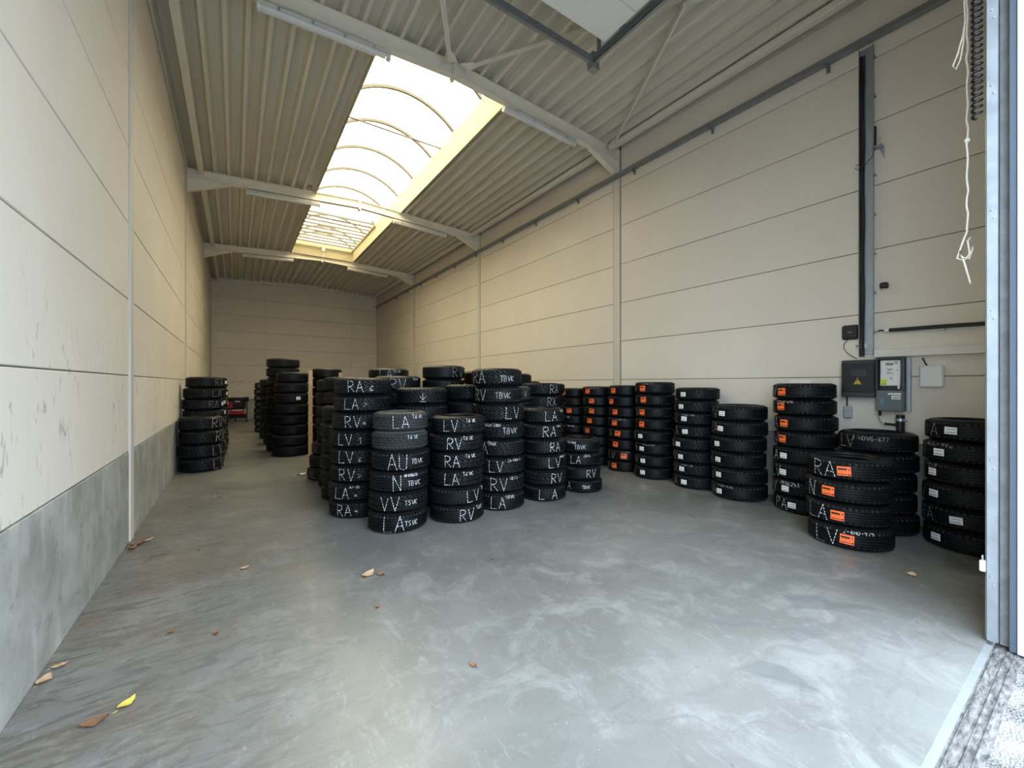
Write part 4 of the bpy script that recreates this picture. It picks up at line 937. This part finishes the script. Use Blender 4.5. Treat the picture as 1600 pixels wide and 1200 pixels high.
b=MB(); b.tube([(0.28,-0.18,0.92),(0.46,-0.18,0.92)],0.09,12); b.obj('bar_roll', M['blackfab'], t)
b=MB(); b.cbox(-0.42,0.40,-0.18,0.2,0.14,0.29,0.03); b.obj('storage_tray', M['blackfab'], t)
b=MB(); b.cbox(-0.02,0.16,-0.175,-0.165,0.80,0.86,0.004); b.obj('badge', M['lightgrey'], t)
for sx in (-0.38,0.0,0.38):
    b=MB(); b.tube([(sx-0.03,-0.27,0.09),(sx+0.03,-0.27,0.09)],0.09,14); wv=b.obj('wheel', M['blackplastic'], t)
    b=MB(); b.tube([(sx-0.034,-0.27,0.09),(sx+0.034,-0.27,0.09)],0.045,12); b.obj('hub_cap', M['whiteplastic'], wv)
def leaf(name,x,y,L,rz,m,label,curl=0.25,seed=1):
    R=random.Random(seed); n=7; vs=[]; b=MB()
    for i in range(n):
        u=i/(n-1); wd=L*0.30*sin(pi*min(1,u*1.02+0.02))**0.8*R.uniform(.75,1.15)+0.001; z=0.003+L*curl*(u-0.5)**2*1.6
        for s in (-1,0,1): vs.append((L*(u-0.5),s*wd,z+abs(s)*L*0.06*R.uniform(0.2,1.4)))
    fs=[]
    for i in range(n-1):
        for k in (0,1): fs.append((i*3+k,(i+1)*3+k,(i+1)*3+k+1,i*3+k+1))
    N=len(vs); vs+= [(x_,y_,z_-0.0012) for x_,y_,z_ in vs]; fs+=[tuple(N+j for j in reversed(f)) for f in fs]
    b.add(vs,fs); b.tube([(-L*0.5,0,0.004),(-L*0.72,L*0.05,0.003)],0.0014,5)
    o=b.obj(name, M[m], None, True); o.location=(x,y,0.001); o.rotation_euler=(0,0,rz); return tag(o,label,'leaf' if 'leaf' in name else 'litter','fallen leaves and litter')
leaf('dry_leaf',0.90,3.43,0.13,0.6,'leaf_t','tan curled leaf, largest of the pair in mid floor',0.3,3)
leaf('dry_leaf',0.985,3.375,0.08,2.1,'leaf_b','small brown leaf touching the tan leaf in mid floor',0.3,4)
leaf('yellow_leaf',-0.436,2.70,0.085,0.9,'leaf_y','yellow leaf on the floor near lower left',0.3,5)
leaf('dry_leaf',-0.535,2.63,0.10,0.2,'leaf_b','dark brown leaf beside the yellow leaf',0.3,6)
leaf('dry_leaf',-0.79,5.33,0.15,0.5,'leaf_b','largest brown leaf heaped at foot of left column',0.5,7)
leaf('dry_leaf',-0.72,5.40,0.11,0.2,'leaf_t','pale tan leaf at the foot of left column',0.4,8)
leaf('dry_leaf',-0.80,5.22,0.10,1.2,'leaf_b','brown leaf nearest the camera at foot of left column',0.4,9)
leaf('dry_leaf',-0.83,3.16,0.09,1.3,'leaf_t','tan leaf lying in the left wall corner',0.25,10)
leaf('dry_leaf',-0.80,3.27,0.07,0.4,'leaf_t','smaller tan leaf in the left wall corner',0.2,11)
leaf('dry_leaf',0.07,4.135,0.08,0.4,'leaf_t','orange tan leaf alone on left part of floor',0.2,12)
leaf('dry_leaf',0.825,2.90,0.05,1.1,'leaf_b','tiny dark leaf in front of the tan pair',0.3,13)
leaf('dry_leaf',1.90,3.126,0.04,0.3,'leaf_b','tiny dark speck of leaf below second front stack',0.3,14)
leaf('dry_leaf',4.57,0.953,0.09,0.1,'leaf_t','tan leaf on floor near the low front right stack',0.2,15)
leaf('dry_leaf',-0.33,3.33,0.05,0.8,'leaf_b','small dark leaf midway between yellow leaf and lone tan leaf',0.3,16)
leaf('dry_leaf',-0.10,3.16,0.055,1.6,'leaf_b','dark curled leaf right of the small dark leaf',0.3,17)
leaf('dry_leaf',1.09,2.0,0.05,1.9,'leaf_b','small brown leaf at lower centre of floor',0.3,18)
leaf('paper_scrap',0.958,7.88,0.16,0.2,'paper','white paper scrap beside the centre block in aisle',0.1,19)
leaf('wrapper',5.21,3.86,0.075,0.3,'purple','small purple wrapper on floor before the white stickered stack',0.3,20)
